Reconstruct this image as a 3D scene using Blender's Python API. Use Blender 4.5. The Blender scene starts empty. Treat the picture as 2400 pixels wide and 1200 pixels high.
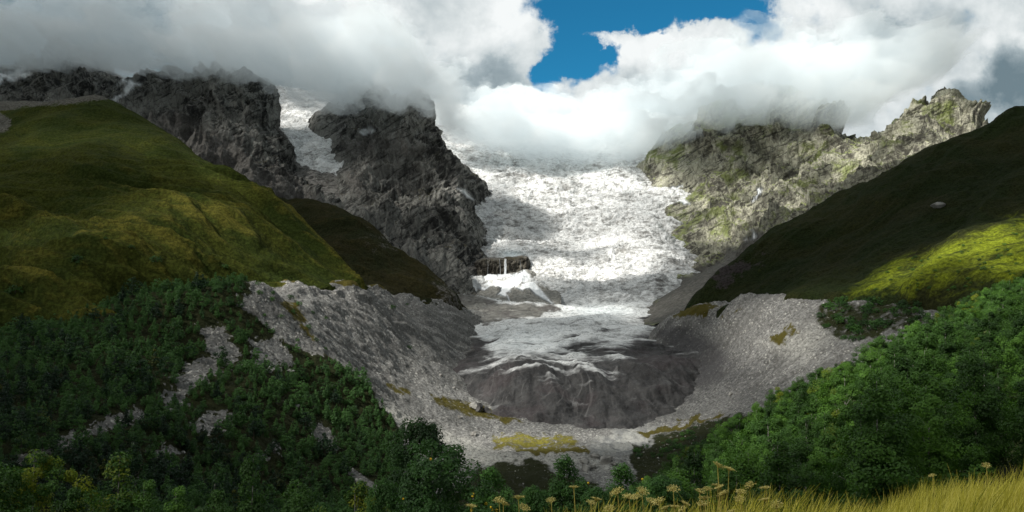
import bpy, math, random
import numpy as np
from mathutils import Vector, Matrix
R = math.radians
rng = np.random.default_rng(7)
random.seed(7)
sc = bpy.context.scene
col = sc.collection

# ------------------------------------------------------------------ camera
HFOV = R(65)
F = 1200 / math.tan(HFOV / 2)              # focal length in photograph pixels (2400 x 1200)
PITCH = math.atan(100 / F)
cam = bpy.data.cameras.new('camera'); cam_o = bpy.data.objects.new('camera', cam); col.objects.link(cam_o)
cam.sensor_width = 36; cam.lens = 18 / math.tan(HFOV / 2)
cam.clip_start = 0.1; cam.clip_end = 60000
cam_o.location = (0, 0, 0); cam_o.rotation_euler = (R(90) + PITCH, 0, 0)
sc.camera = cam_o

# ------------------------------------------------------------------ render and exposure
sc.view_settings.view_transform = 'Standard'; sc.view_settings.look = 'None'
sc.view_settings.exposure = 0.75; sc.view_settings.gamma = 1.0
sc.render.engine = 'CYCLES'
cy = sc.cycles
cy.use_denoising = True; cy.denoiser = 'OPENIMAGEDENOISE'; cy.denoising_input_passes = 'RGB_ALBEDO_NORMAL'
cy.max_bounces = 16; cy.diffuse_bounces = 3; cy.glossy_bounces = 1; cy.transmission_bounces = 2
cy.volume_bounces = 14; cy.transparent_max_bounces = 24
cy.sample_clamp_indirect = 6.0; cy.caustics_reflective = False; cy.caustics_refractive = False

# ------------------------------------------------------------------ sun
SUN = Vector((-0.66, -0.50, 0.84)).normalized()
sun = bpy.data.lights.new('sun', 'SUN'); sun.energy = 5.0; sun.angle = R(0.5); sun.color = (1.0, 0.965, 0.90)
sun_o = bpy.data.objects.new('sun', sun); col.objects.link(sun_o)
sun_o.rotation_euler = SUN.to_track_quat('Z', 'Y').to_euler()

# ------------------------------------------------------------------ node helpers
def node(nt, t, ins=None, **props):
    n = nt.nodes.new(t)
    for k, v in props.items(): setattr(n, k, v)
    for k, v in (ins or {}).items():
        s = n.inputs[k]
        if isinstance(v, bpy.types.NodeSocket): nt.links.new(v, s)
        else: s.default_value = v
    return n
def math_(nt, op, a, b=0.0, c=0.0, clamp=False):
    return node(nt, 'ShaderNodeMath', {0: a, 1: b, 2: c}, operation=op, use_clamp=clamp).outputs[0]
def rng_(nt, v, a, b, c=0.0, d=1.0, smooth=True):
    return node(nt, 'ShaderNodeMapRange', {0: v, 1: a, 2: b, 3: c, 4: d},
                interpolation_type='SMOOTHSTEP' if smooth else 'LINEAR').outputs[0]
def mix_(nt, f, a, b, blend='MIX'):
    n = nt.nodes.new('ShaderNodeMix'); n.data_type = 'RGBA'; n.blend_type = blend
    for i, v in ((0, f), (6, a), (7, b)):
        s = n.inputs[i]
        if isinstance(v, bpy.types.NodeSocket): nt.links.new(v, s)
        else: s.default_value = (*v, 1) if isinstance(v, (tuple, list)) and len(v) == 3 else v
    return n.outputs[2]
def noise_(nt, vec, scale, detail=4, rough=.55, dist=0.0, lac=2.0):
    return node(nt, 'ShaderNodeTexNoise', {'Vector': vec, 'Scale': scale, 'Detail': detail, 'Roughness': rough,
                'Distortion': dist, 'Lacunarity': lac}).outputs[0]
def scalev(nt, vec, s):
    return node(nt, 'ShaderNodeVectorMath', {0: vec, 1: s}, operation='MULTIPLY').outputs[0]

# ------------------------------------------------------------------ world: Nishita sky + cloud cover by direction
world = bpy.data.worlds.new('World'); sc.world = world; world.use_nodes = True
wt = world.node_tree; wt.nodes.clear()
sky = node(wt, 'ShaderNodeTexSky', sky_type='NISHITA', sun_disc=False)
sky.sun_elevation = math.asin(SUN.z); sky.sun_rotation = math.atan2(SUN.x, SUN.y)
sky.altitude = 2300; sky.dust_density = 0.3; sky.ozone_density = 2.0
tc = node(wt, 'ShaderNodeTexCoord').outputs['Generated']
cp, sp = math.cos(PITCH), math.sin(PITCH)
def dotc(v): return node(wt, 'ShaderNodeVectorMath', {0: tc, 1: v}, operation='DOT_PRODUCT').outputs['Value']
dfw = math_(wt, 'MAXIMUM', dotc((0, cp, sp)), 0.12)
u_ = math_(wt, 'DIVIDE', dotc((1, 0, 0)), dfw)
v_ = math_(wt, 'DIVIDE', dotc((0, -sp, cp)), dfw)
# degrees-like plane coordinates, hundreds of photograph pixels about the photograph's top left
qx = math_(wt, 'MULTIPLY_ADD', u_, F / 100, 12.0)
qy = math_(wt, 'MULTIPLY_ADD', v_, -F / 100, 6.0)
q = node(wt, 'ShaderNodeCombineXYZ', {0: qx, 1: qy, 2: 0.0}).outputs[0]
wn = node(wt, 'ShaderNodeTexNoise', {'Vector': q, 'Scale': .75, 'Detail': 7.0, 'Roughness': .62}).outputs['Color']
wn = node(wt, 'ShaderNodeVectorMath', {0: wn, 1: (.5, .5, .5)}, operation='SUBTRACT').outputs[0]
qw = node(wt, 'ShaderNodeVectorMath', {0: wn, 1: (1.9, 1.5, 0), 2: q}, operation='MULTIPLY_ADD').outputs[0]
def blob(cx, cy_, rx, ry, amp, vec=None):
    m = node(wt, 'ShaderNodeVectorMath', {0: vec or qw, 1: (-cx / 100, -cy_ / 100, 0)}, operation='ADD').outputs[0]
    m = node(wt, 'ShaderNodeVectorMath', {0: m, 1: (100 / rx, 100 / ry, 0)}, operation='MULTIPLY').outputs[0]
    l = node(wt, 'ShaderNodeVectorMath', {0: m}, operation='LENGTH').outputs['Value']
    return rng_(wt, l, 1.35, .35, 0.0, amp)
def blobs(lst):
    acc = None
    for b in lst:
        s = blob(*b); acc = s if acc is None else math_(wt, 'ADD', acc, s)
    return acc
HOLES = [(1350, 30, 115, 100, 1.2), (1330, 120, 75, 90, 1.1), (1380, 150, 90, 50, .8), (1480, 30, 120, 60, .6), (1430, 20, 150, 60, .9), (1400, 135, 75, 45, .8),
         (1300, 165, 45, 40, .7), (1560, 15, 190, 45, .9), (1710, 20, 130, 45, .9), (1770, 60, 55, 50, .8)]
PUFFS = [(1480, 40, 30, 16, .55), (1560, 20, 40, 14, .5), (1400, 25, 30, 12, .4), (1650, 12, 50, 14, .5), (1345, 150, 30, 14, .4), (1420, 160, 40, 12, .45), (1560, 120, 120, 52, 1.3), (1375, 85, 45, 26, .9), (1440, 88, 40, 22, .6), (1265, 80, 50, 60, .6), (1690, 65, 80, 26, .5),
         (1330, 185, 40, 20, .6)]
hole = math_(wt, 'SUBTRACT', blobs(HOLES), blobs(PUFFS))
fine = noise_(wt, q, 1.4, 8, .6, .2)
hole = math_(wt, 'ADD', hole, math_(wt, 'MULTIPLY', math_(wt, 'SUBTRACT', fine, .5), 1.5))
cover = rng_(wt, hole, .98, .06)                         # 1 = cloud, 0 = clear sky
GREY = [(350, 210, 800, 70, .5), (60, 70, 460, 115, 1.0), (420, 150, 300, 75, .5), (150, 140, 320, 60, .3), (800, 215, 200, 55, .35), (1130, 200, 150, 55, .55),
        (1650, 210, 240, 70, .30), (2080, 90, 80, 75, .50), (1960, 130, 80, 60, .3), (2230, 60, 70, 50, .25), (2390, 185, 90, 95, 1.0), (2290, 235, 60, 40, .5),
        (700, 60, 90, 40, .2)]
WHITE = [(790, 25, 160, 60, .35), (900, 120, 80, 60, .4), (980, 190, 120, 50, .2), (1540, 105, 130, 60, .4), (1200, 60, 80, 80, .2)]
big = noise_(wt, q, .55, 8, .58, .3)
g = math_(wt, 'ADD', math_(wt, 'SUBTRACT', blobs(GREY), blobs(WHITE)), math_(wt, 'MULTIPLY', math_(wt, 'SUBTRACT', big, .47), 1.5))
g = math_(wt, 'ADD', g, math_(wt, 'MULTIPLY', math_(wt, 'SUBTRACT', fine, .5), .5))
lit = rng_(wt, g, 1.0, -.25, 0, 1, False)
cl = node(wt, 'ShaderNodeValToRGB', {0: lit}); cr = cl.color_ramp
cr.elements[0].position = 0.0; cr.elements[0].color = (.16, .225, .26, 1)
cr.elements[1].position = 1.0; cr.elements[1].color = (.90, .93, .93, 1)
e = cr.elements.new(.45); e.color = (.40, .47, .50, 1)
e = cr.elements.new(.75); e.color = (.68, .73, .74, 1)
# behind the photographer: an even, duller overcast
front = rng_(wt, dotc((0, 1, 0)), .15, .45)
dull = mix_(wt, noise_(wt, tc, 2.5, 6, .6), (.16, .18, .20), (.50, .54, .56))
clcol = mix_(wt, front, dull, cl.outputs[0])
cover = math_(wt, 'MAXIMUM', cover, math_(wt, 'SUBTRACT', 1.0, front))
clcol = mix_(wt, 1.0, clcol, (6.1, 6.1, 6.1, 1), 'MULTIPLY')
skyc = mix_(wt, 1.0, sky.outputs[0], (.10, .56, .64, 1), 'MULTIPLY')
allc = mix_(wt, cover, skyc, clcol)
bg = node(wt, 'ShaderNodeBackground', {'Color': allc, 'Strength': 0.1})
wo = node(wt, 'ShaderNodeOutputWorld', {'Surface': bg.outputs[0]})

# ------------------------------------------------------------------ projection helpers
def P(px, py, Y):
    cx = (px - 1200) / F; c2 = (600 - py) / F
    d = np.array((cx, cp - c2 * sp, sp + c2 * cp)); return d * (Y / d[1])
def proj(x, y, z):
    f = y * cp + z * sp; u = -y * sp + z * cp; f = np.maximum(f, .01)
    return 1200 + F * x / f, 600 - F * u / f

# ------------------------------------------------------------------ numpy gradient noise
_pr = np.random.default_rng(11)
_perm = _pr.permutation(256); _perm = np.concatenate([_perm, _perm, _perm])
_g3 = _pr.normal(size=(256, 3)); _g3 /= np.linalg.norm(_g3, axis=1)[:, None]
_ang = _pr.uniform(0, 2 * np.pi, 256); _g2 = np.stack([np.cos(_ang), np.sin(_ang)], 1)
def fade(t): return t * t * t * (t * (t * 6 - 15) + 10)
def pn2(x, y):
    x0 = np.floor(x); y0 = np.floor(y); fx = x - x0; fy = y - y0
    xi = x0.astype(np.int64) & 255; yi = y0.astype(np.int64) & 255
    u = fade(fx); v = fade(fy)
    def c(i, j):
        g_ = _g2[_perm[_perm[xi + i] + yi + j]]
        return g_[..., 0] * (fx - i) + g_[..., 1] * (fy - j)
    a = c(0, 0); b = c(1, 0); d = c(0, 1); e_ = c(1, 1)
    return ((a + u * (b - a)) * (1 - v) + (d + u * (e_ - d)) * v) * 1.5
def pn3(x, y, z):
    x0 = np.floor(x); y0 = np.floor(y); z0 = np.floor(z); fx = x - x0; fy = y - y0; fz = z - z0
    xi = x0.astype(np.int64) & 255; yi = y0.astype(np.int64) & 255; zi = z0.astype(np.int64) & 255
    u = fade(fx); v = fade(fy); w = fade(fz)
    def c(i, j, k):
        g_ = _g3[_perm[_perm[_perm[xi + i] + yi + j] + zi + k]]
        return g_[..., 0] * (fx - i) + g_[..., 1] * (fy - j) + g_[..., 2] * (fz - k)
    def lx(j, k):
        a = c(0, j, k); return a + u * (c(1, j, k) - a)
    def ly(k):
        a = lx(0, k); return a + v * (lx(1, k) - a)
    a = ly(0); return (a + w * (ly(1) - a)) * 1.5
def fbm2(x, y, o=5, g_=.5):
    s = 0; a = 1
    for i in range(o): s = s + a * pn2(x + i * 17.3, y - i * 9.1); x = x * 2.03; y = y * 2.03; a *= g_
    return s
def ridge2(x, y, o=5, g_=.5):
    s = 0; a = 1
    for i in range(o): s = s + a * (1 - np.abs(pn2(x + i * 7.7, y + i * 3.1)) * 1.6); x = x * 2.07; y = y * 2.07; a *= g_
    return s
def ridge3(x, y, z, o=5, g_=.5):
    s = 0; a = 1
    for i in range(o):
        s = s + a * (1 - np.abs(pn3(x + i * 7.7, y + i * 3.1, z)) * 1.8); x = x * 2.07; y = y * 2.07; z = z * 2.07; a *= g_
    return s
def sstep(a, b, x):
    t = np.clip((x - a) / (b - a), 0, 1); return t * t * (3 - 2 * t)
def polymask(px, py, poly, soft):
    """1 inside the outline, falling to 0 over `soft` on either side"""
    poly = np.array(poly, float); inside = np.zeros(px.shape, bool); d2 = np.full(px.shape, 1e18)
    n = len(poly)
    for i in range(n):
        ax, ay = poly[i]; bx, by = poly[(i + 1) % n]
        ex, ey = bx - ax, by - ay; wx = px - ax; wy = py - ay
        t = np.clip((wx * ex + wy * ey) / (ex * ex + ey * ey + 1e-9), 0, 1)
        d2 = np.minimum(d2, (wx - t * ex) ** 2 + (wy - t * ey) ** 2)
        cnd = (ay > py) != (by > py)
        with np.errstate(divide='ignore', invalid='ignore'):
            xi = (bx - ax) * (py - ay) / (by - ay if by != ay else 1e-9) + ax
        inside ^= cnd & (px < xi)
    d = np.sqrt(d2); d = np.where(inside, d, -d)
    return sstep(-soft, soft, d)
def gauss(px, py, cx, cy_, rx, ry): return np.exp(-((px - cx) / rx) ** 2 - ((py - cy_) / ry) ** 2)

# ------------------------------------------------------------------ mesh helpers
def mesh_obj(name, V, Fq, mats, smooth=True, parent=None, attrs=None, fmat=None, link=True):
    me = bpy.data.meshes.new(name); V = np.asarray(V, np.float32); Fq = np.asarray(Fq, np.int32)
    k = Fq.shape[1]
    me.vertices.add(len(V)); me.vertices.foreach_set('co', V.ravel())
    me.loops.add(Fq.size); me.loops.foreach_set('vertex_index', Fq.ravel())
    me.polygons.add(len(Fq)); me.polygons.foreach_set('loop_start', np.arange(0, Fq.size, k, dtype=np.int32))
    me.polygons.foreach_set('use_smooth', np.full(len(Fq), smooth, bool))
    for m in (mats if isinstance(mats, (list, tuple)) else [mats]): me.materials.append(m)
    if fmat is not None: me.polygons.foreach_set('material_index', np.asarray(fmat, np.int32))
    for an, av in (attrs or {}).items():
        a = me.attributes.new(an, 'FLOAT', 'POINT'); a.data.foreach_set('value', np.asarray(av, np.float32).ravel())
    me.update(calc_edges=True)
    o = bpy.data.objects.new(name, me)
    if link: col.objects.link(o)
    if parent is not None: o.parent = parent
    return o
def grid_faces(ny, nx):
    i = np.arange(ny - 1)[:, None] * nx + np.arange(nx - 1)[None]
    return np.stack([i, i + 1, i + nx + 1, i + nx], -1).reshape(-1, 4)
def tag(o, label=None, cat=None, group=None, kind=None):
    for k, v in (('label', label), ('category', cat), ('group', group), ('kind', kind)):
        if v: o[k] = v
    return o
def rbf(pts, c=30.0):
    pts = np.array(pts, float); xy = pts[:, :2]; n = len(pts)
    A = np.sqrt(((xy[:, None] - xy[None]) ** 2).sum(-1) + c * c)
    Pm = np.c_[np.ones(n), xy / 1000]
    M = np.block([[-A / 1000, Pm], [Pm.T, np.zeros((3, 3))]])
    M[:n, :n] += np.eye(n) * 1e-5
    w = np.linalg.solve(M, np.r_[pts[:, 2], 0, 0, 0])
    def f(x, y):
        s = w[n] + w[n + 1] * x / 1000 + w[n + 2] * y / 1000
        for i in range(n): s = s - w[i] / 1000 * np.sqrt((x - xy[i, 0]) ** 2 + (y - xy[i, 1]) ** 2 + c * c)
        return s
    return f
class Patch:
    """a piece of terrain: heights through control points, displaced along its normal"""
    def __init__(s, name, ctrl, px0, px1, nx, Y0, Y1, ny, mat, disp=None, attrs=None, c=30.0, pw=1.0, back=(), extra=(), dive=None):
        pts = [P(*p) for p in ctrl]
        for (px, py, Y, dY, dz) in back:
            p = P(px, py, Y); pts.append(p); pts.append(np.array((p[0] * (Y + dY) / Y, Y + dY, p[2] - dz)))
        for p in extra: pts.append(np.array(p, float))
        f = rbf(pts, c)
        s.a = (np.linspace(px0, px1, nx) - 1200) / F
        s.Y = Y0 + (Y1 - Y0) * np.linspace(0, 1, ny) ** pw
        A, YY = np.meshgrid(s.a, s.Y); X = A * YY; Z = f(X, YY)
        if dive:                                       # the piece passes under the one in front of it
            dp, dq = np.array(dive, float).T
            Z = Z - 1.0 * np.maximum(np.interp(s.a * F + 1200, dp, dq)[None] - YY, 0)
        Pt = np.stack([X, YY, Z], -1)
        du = np.gradient(Pt, axis=1); dv = np.gradient(Pt, axis=0); nr = np.cross(du, dv)
        nr /= np.linalg.norm(nr, axis=-1)[..., None]
        if disp is not None:
            px, py = proj(X, YY, Z)
            d = disp(X, YY, Z, px, py)
            if d.ndim == 2: Pt = Pt + nr * d[..., None]
            else: Pt = Pt + d
        s.Pt = Pt; px, py = proj(Pt[..., 0], Pt[..., 1], Pt[..., 2])
        at = attrs(Pt[..., 0], Pt[..., 1], Pt[..., 2], px, py) if attrs else {}
        s.o = tag(mesh_obj(name, Pt.reshape(-1, 3), grid_faces(ny, nx), mat, attrs=at), kind='structure')
    def at(s, a, Y):
        i = np.clip(np.interp(a, s.a, np.arange(len(s.a))), 0, len(s.a) - 1.001)
        j = np.clip(np.interp(Y, s.Y, np.arange(len(s.Y))), 0, len(s.Y) - 1.001)
        i0 = np.floor(i).astype(int); j0 = np.floor(j).astype(int); u = (i - i0)[..., None]; v = (j - j0)[..., None]
        return (s.Pt[j0, i0] * (1 - u) + s.Pt[j0, i0 + 1] * u) * (1 - v) + (s.Pt[j0 + 1, i0] * (1 - u) + s.Pt[j0 + 1, i0 + 1] * u) * v
    def px(s, px, Y): return s.at(np.asarray((px - 1200) / F), np.asarray(Y))

# ------------------------------------------------------------------ materials
def new_mat(name):
    m = bpy.data.materials.new(name); m.use_nodes = True; nt = m.node_tree; nt.nodes.clear(); return m, nt
def finish(nt, colour, rough=.9, bump=None, bstr=.5, bdist=1.0, spec=.2, normal=None):
    ins = {'Base Color': colour, 'Roughness': rough, 'Specular IOR Level': spec}
    if bump is not None:
        ins['Normal'] = node(nt, 'ShaderNodeBump', {'Strength': bstr, 'Distance': bdist, 'Height': bump}).outputs[0]
    b = node(nt, 'ShaderNodeBsdfPrincipled', ins)
    node(nt, 'ShaderNodeOutputMaterial', {'Surface': b.outputs[0]})
def pos(nt): return node(nt, 'ShaderNodeNewGeometry').outputs['Position']
def attr(nt, n): return node(nt, 'ShaderNodeAttribute', attribute_name=n).outputs['Fac']
def nz(nt):
    n = node(nt, 'ShaderNodeNewGeometry').outputs['Normal']
    return node(nt, 'ShaderNodeSeparateXYZ', {0: n}).outputs[2]

def rock_mat(name, dark, light, moss, mossamt, scree, grit=None):
    grit = grit or scree
    m, nt = new_mat(name); p = pos(nt)
    n1 = noise_(nt, p, 1 / 140, 10, .66, .6)
    n2 = noise_(nt, scalev(nt, p, (1, 1, .6)), 1 / 34, 9, .66, 1.6)
    n3 = noise_(nt, p, 1 / 6, 5, .65)
    k = math_(nt, 'ADD', math_(nt, 'MULTIPLY', n1, .75), math_(nt, 'ADD', math_(nt, 'MULTIPLY', n2, .75), math_(nt, 'MULTIPLY', n3, .2)))
    c = mix_(nt, rng_(nt, k, .74, .96), dark, light)
    # ledges catch rubble, pale; moss and turf on the gentler ledges
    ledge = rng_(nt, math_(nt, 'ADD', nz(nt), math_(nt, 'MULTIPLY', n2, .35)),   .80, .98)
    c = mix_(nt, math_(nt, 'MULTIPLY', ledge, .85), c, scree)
    mo = rng_(nt, math_(nt, 'ADD', noise_(nt, p, 1 / 90, 7, .6), math_(nt, 'MULTIPLY', ledge, .16)), .60 - mossamt, .72 - mossamt)
    c = mix_(nt, math_(nt, 'MULTIPLY', mo, .8), c, moss)
    sv = node(nt, 'ShaderNodeCombineXYZ', {0: math_(nt, 'MULTIPLY', node(nt, 'ShaderNodeVectorMath', {0: p, 1: (.50, .25, -.83)}, operation='DOT_PRODUCT').outputs['Value'], 1 / 9),
        1: math_(nt, 'MULTIPLY', node(nt, 'ShaderNodeVectorMath', {0: p, 1: (.80, .2, .55)}, operation='DOT_PRODUCT').outputs['Value'], 1 / 75),
        2: math_(nt, 'MULTIPLY', node(nt, 'ShaderNodeVectorMath', {0: p, 1: (0, 1, .2)}, operation='DOT_PRODUCT').outputs['Value'], 1 / 75)}).outputs[0]
    n4 = noise_(nt, sv, 1.0, 6, .62, .7)
    c = mix_(nt, math_(nt, 'MULTIPLY', rng_(nt, n4, .55, .63), .75), c, (light[0] * .9, light[1] * .9, light[2] * .9))
    c = mix_(nt, math_(nt, 'MULTIPLY', rng_(nt, n4, .45, .38), .8), c, (dark[0] * .6, dark[1] * .6, dark[2] * .6))  # dark strata deepened to paint crevice shade into the rock colour
    cracks = node(nt, 'ShaderNodeTexVoronoi', {'Vector': scalev(nt, p, (1, 1, .35)), 'Scale': 1 / 17, 'Randomness': 1.0},
                  feature='DISTANCE_TO_EDGE').outputs['Distance']
    cr_ = rng_(nt, cracks, .0, .10)
    c = mix_(nt, math_(nt, 'MULTIPLY', math_(nt, 'SUBTRACT', 1.0, cr_), .35), c, (dark[0] * .6, dark[1] * .6, dark[2] * .6))
    sm = attr(nt, 'scree'); st = noise_(nt, p, 1 / 9, 6, .75)
    c = mix_(nt, sm, c, mix_(nt, rng_(nt, st, .35, .68), (grit[0] * .5, grit[1] * .5, grit[2] * .5), (grit[0] * 1.15, grit[1] * 1.15, grit[2] * 1.15)))
    sn = attr(nt, 'snow')
    c = mix_(nt, sn, c, mix_(nt, rng_(nt, n2, .3, .6), (.52, .55, .56), (.80, .82, .83)))
    h = math_(nt, 'ADD', math_(nt, 'MULTIPLY', n2, 14.0), math_(nt, 'MULTIPLY', n3, 6.0))
    h = math_(nt, 'ADD', h, math_(nt, 'ADD', math_(nt, 'MULTIPLY', n4, 6.0), math_(nt, 'MULTIPLY', cr_, 1.5)))
    h = math_(nt, 'MULTIPLY', h, math_(nt, 'SUBTRACT', 1.0, math_(nt, 'MULTIPLY', sn, .8)))
    finish(nt, c, .92, h, 1.0, 1.0)
    return m
M_rockL = rock_mat('dark_rock', (.030, .031, .030), (.27, .27, .245), (.055, .052, .022), -.03, (.19, .18, .165))
M_rockR = rock_mat('pale_rock', (.105, .100, .082), (.50, .49, .38), (.20, .24, .07), .075, (.46, .45, .34), (.16, .153, .135))

def grass_mat(name, a, b, dry, bare, stretch):
    m, nt = new_mat(name); p = pos(nt)
    n1 = noise_(nt, p, 1 / 120, 8, .6, .8)
    n2 = noise_(nt, scalev(nt, p, stretch), 1 / 18, 8, .65, .5)
    n3 = noise_(nt, p, 1 / 3.5, 6, .75)
    c = mix_(nt, rng_(nt, n1, .38, .62), a, b)
    rib = attr(nt, 'rib')
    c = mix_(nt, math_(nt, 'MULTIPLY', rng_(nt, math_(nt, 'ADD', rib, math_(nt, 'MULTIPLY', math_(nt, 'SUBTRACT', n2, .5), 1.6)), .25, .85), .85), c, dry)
    sp_ = rng_(nt, noise_(nt, p, 1 / 9, 5, .7), .63, .70)
    c = mix_(nt, math_(nt, 'MULTIPLY', sp_, .5), c, (a[0] * .4, a[1] * .45, a[2] * .4))
    c = mix_(nt, rng_(nt, n3, .40, .62), mix_(nt, .55, c, (0, 0, 0)), c)
    bs = attr(nt, 'bare'); st = noise_(nt, p, 1 / 4, 4, .7)
    bn = math_(nt, 'ADD', math_(nt, 'MULTIPLY', math_(nt, 'SUBTRACT', st, .5), .9), math_(nt, 'MULTIPLY', math_(nt, 'SUBTRACT', noise_(nt, p, 1 / 28, 6, .7), .5), 1.6))
    c = mix_(nt, rng_(nt, math_(nt, 'ADD', bs, bn), .45, .75), c, mix_(nt, rng_(nt, st, .35, .65), (bare[0] * .5, bare[1] * .5, bare[2] * .5), (bare[0] * 1.4, bare[1] * 1.4, bare[2] * 1.4)))
    h = math_(nt, 'ADD', math_(nt, 'MULTIPLY', n2, 8.0), math_(nt, 'MULTIPLY', n3, 2.2))
    finish(nt, c, .95, h, 1.0, 1.0, .05)
    return m
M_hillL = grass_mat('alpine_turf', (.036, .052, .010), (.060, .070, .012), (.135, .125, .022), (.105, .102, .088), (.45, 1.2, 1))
M_spur = grass_mat('spur_turf', (.026, .031, .012), (.040, .036, .014), (.060, .052, .016), (.10, .095, .085), (.6, 1.1, 1))  # darker green turf of the spur
M_hillR = grass_mat('dark_turf', (.022, .033, .010), (.032, .036, .012), (.215, .260, .018), (.044, .038, .036), (.5, 1.1, 1))  # hill shade painted into the dark tones, meadow sunlight into the third

def ice_mat():
    m, nt = new_mat('glacier_ice'); p = pos(nt)
    n1 = noise_(nt, scalev(nt, p, (.7, 1, 1.3)), 1 / 40, 8, .68, 1.0)
    n2 = noise_(nt, scalev(nt, p, (.5, 1.1, 1.4)), 1 / 9, 6, .7, .8)
    k = math_(nt, 'ADD', math_(nt, 'MULTIPLY', n1, .5), math_(nt, 'MULTIPLY', n2, .5))
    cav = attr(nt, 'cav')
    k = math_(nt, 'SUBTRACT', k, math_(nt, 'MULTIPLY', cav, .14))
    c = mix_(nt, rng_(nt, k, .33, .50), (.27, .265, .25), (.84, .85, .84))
    cre = noise_(nt, scalev(nt, p, (.45, 1.2, 1.5)), 1 / 13, 5, .6, 1.4)
    c = mix_(nt, math_(nt, 'MULTIPLY', rng_(nt, math_(nt, 'ABSOLUTE', math_(nt, 'SUBTRACT', cre, .5)), .035, .0), .7), c, (.16, .165, .16))  # crevasse lines: their shade painted dark grey into the ice colour
    c = mix_(nt, math_(nt, 'MULTIPLY', attr(nt, 'blue'), .35), c, (.45, .66, .74))
    # debris on the tongue, washed in bands
    dn = noise_(nt, scalev(nt, p, (.30, 1.2, 1.6)), 1 / 60, 10, .68, 1.0)
    dm = rng_(nt, math_(nt, 'ADD', attr(nt, 'dirt'), math_(nt, 'MULTIPLY', math_(nt, 'SUBTRACT', dn, .5), 1.9)), .20, .88)
    fl = noise_(nt, scalev(nt, p, (1.6, .6, .4)), 1 / 24, 9, .66, .4)
    dc = mix_(nt, rng_(nt, fl, .35, .70), (.024, .0235, .024), (.088, .086, .084))
    dc = mix_(nt, math_(nt, 'MULTIPLY', attr(nt, 'vein'), .5), dc, (.19, .185, .18))
    dc = mix_(nt, attr(nt, 'grit'), dc, mix_(nt, rng_(nt, n2, .35, .65), (.10, .097, .088), (.23, .225, .205)))
    dc = mix_(nt, math_(nt, 'MULTIPLY', rng_(nt, noise_(nt, p, 1 / 60, 5), .50, .62), .4), dc, (.060, .045, .047))
    sp_ = rng_(nt, noise_(nt, p, 1 / 2.2, 3, .7), .66, .70)
    dc = mix_(nt, math_(nt, 'MULTIPLY', sp_, .6), dc, (.24, .23, .22))
    c = mix_(nt, dm, c, dc)
    rk = attr(nt, 'rock')
    rc = mix_(nt, rng_(nt, n2, .35, .66), (.05, .047, .043), (.26, .25, .23))
    c = mix_(nt, rng_(nt, math_(nt, 'ADD', rk, math_(nt, 'MULTIPLY', math_(nt, 'SUBTRACT', n1, .5), 1.3)), .38, .60), c, rc)
    h = math_(nt, 'ADD', math_(nt, 'MULTIPLY', n1, 10.0), math_(nt, 'MULTIPLY', n2, 5.0))
    finish(nt, c, .75, h, .9, 1.0, .3)
    return m
M_ice = ice_mat()

def basin_mat():
    m, nt = new_mat('moraine_rubble'); p = pos(nt)
    n1 = noise_(nt, p, 1 / 90, 8, .6, .8)
    st = noise_(nt, p, 1 / 3.2, 6, .78)
    v = node(nt, 'ShaderNodeTexVoronoi', {'Vector': p, 'Scale': 1 / 3.2, 'Randomness': 1.0}, feature='F1')
    vs = node(nt, 'ShaderNodeSeparateColor', {0: v.outputs['Color']}).outputs[0]
    c = mix_(nt, rng_(nt, st, .36, .66), (.095, .093, .088), (.37, .365, .345))
    c = mix_(nt, math_(nt, 'MULTIPLY', rng_(nt, attr(nt, 'runnel'), .15, .8), .55), c, (.10, .098, .092))
    c = mix_(nt, math_(nt, 'MULTIPLY', rng_(nt, vs, .80, .92), rng_(nt, v.outputs['Distance'], .55, .30)), c, (.46, .45, .41))
    c = mix_(nt, math_(nt, 'MULTIPLY', rng_(nt, n1, .42, .62), .35), c, (.14, .138, .13))
    ln = noise_(nt, scalev(nt, p, (1.2, .35, .5)), 1 / 12, 6, .65, .6)
    c = mix_(nt, math_(nt, 'MULTIPLY', rng_(nt, ln, .52, .68), .45), c, (.085, .08, .072))
    dark_patch = attr(nt, 'dark'); c = mix_(nt, math_(nt, 'MULTIPLY', dark_patch, .8), c, (.060, .058, .062))  # darker patch of rubble
    pl = attr(nt, 'pale'); c = mix_(nt, math_(nt, 'MULTIPLY', pl, rng_(nt, st, .30, .62)), c, (.50, .49, .44))
    sand = attr(nt, 'sand'); c = mix_(nt, math_(nt, 'MULTIPLY', sand, .8), c, mix_(nt, rng_(nt, ln, .4, .6), (.22, .225, .22), (.40, .40, .37)))
    gr = attr(nt, 'grass'); gn = noise_(nt, p, 1 / 14, 7, .7)
    gm = rng_(nt, math_(nt, 'ADD', gr, math_(nt, 'MULTIPLY', math_(nt, 'SUBTRACT', gn, .5), 1.3)), .35, .60)
    gc = mix_(nt, noise_(nt, p, 1 / 8, 5, .7), (.050, .046, .012), (.115, .095, .020))
    gc = mix_(nt, math_(nt, 'MULTIPLY', attr(nt, 'gold'), rng_(nt, gn, .3, .6)), gc, (.21, .19, .035))
    c = mix_(nt, gm, c, gc)
    soil = attr(nt, 'soil')
    sm = rng_(nt, math_(nt, 'ADD', soil, math_(nt, 'ADD', math_(nt, 'MULTIPLY', math_(nt, 'SUBTRACT', gn, .5), 1.3), math_(nt, 'MULTIPLY', math_(nt, 'SUBTRACT', st, .5), .6))), .35, .65)
    c = mix_(nt, sm, c, mix_(nt, gn, (.012, .016, .007), (.034, .038, .013)))
    h = math_(nt, 'ADD', math_(nt, 'MULTIPLY', st, 2.6), math_(nt, 'MULTIPLY', v.outputs['Distance'], -.9))
    finish(nt, c, .95, h, 1.0, 1.0, .1)
    return m
M_basin = basin_mat()

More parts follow.
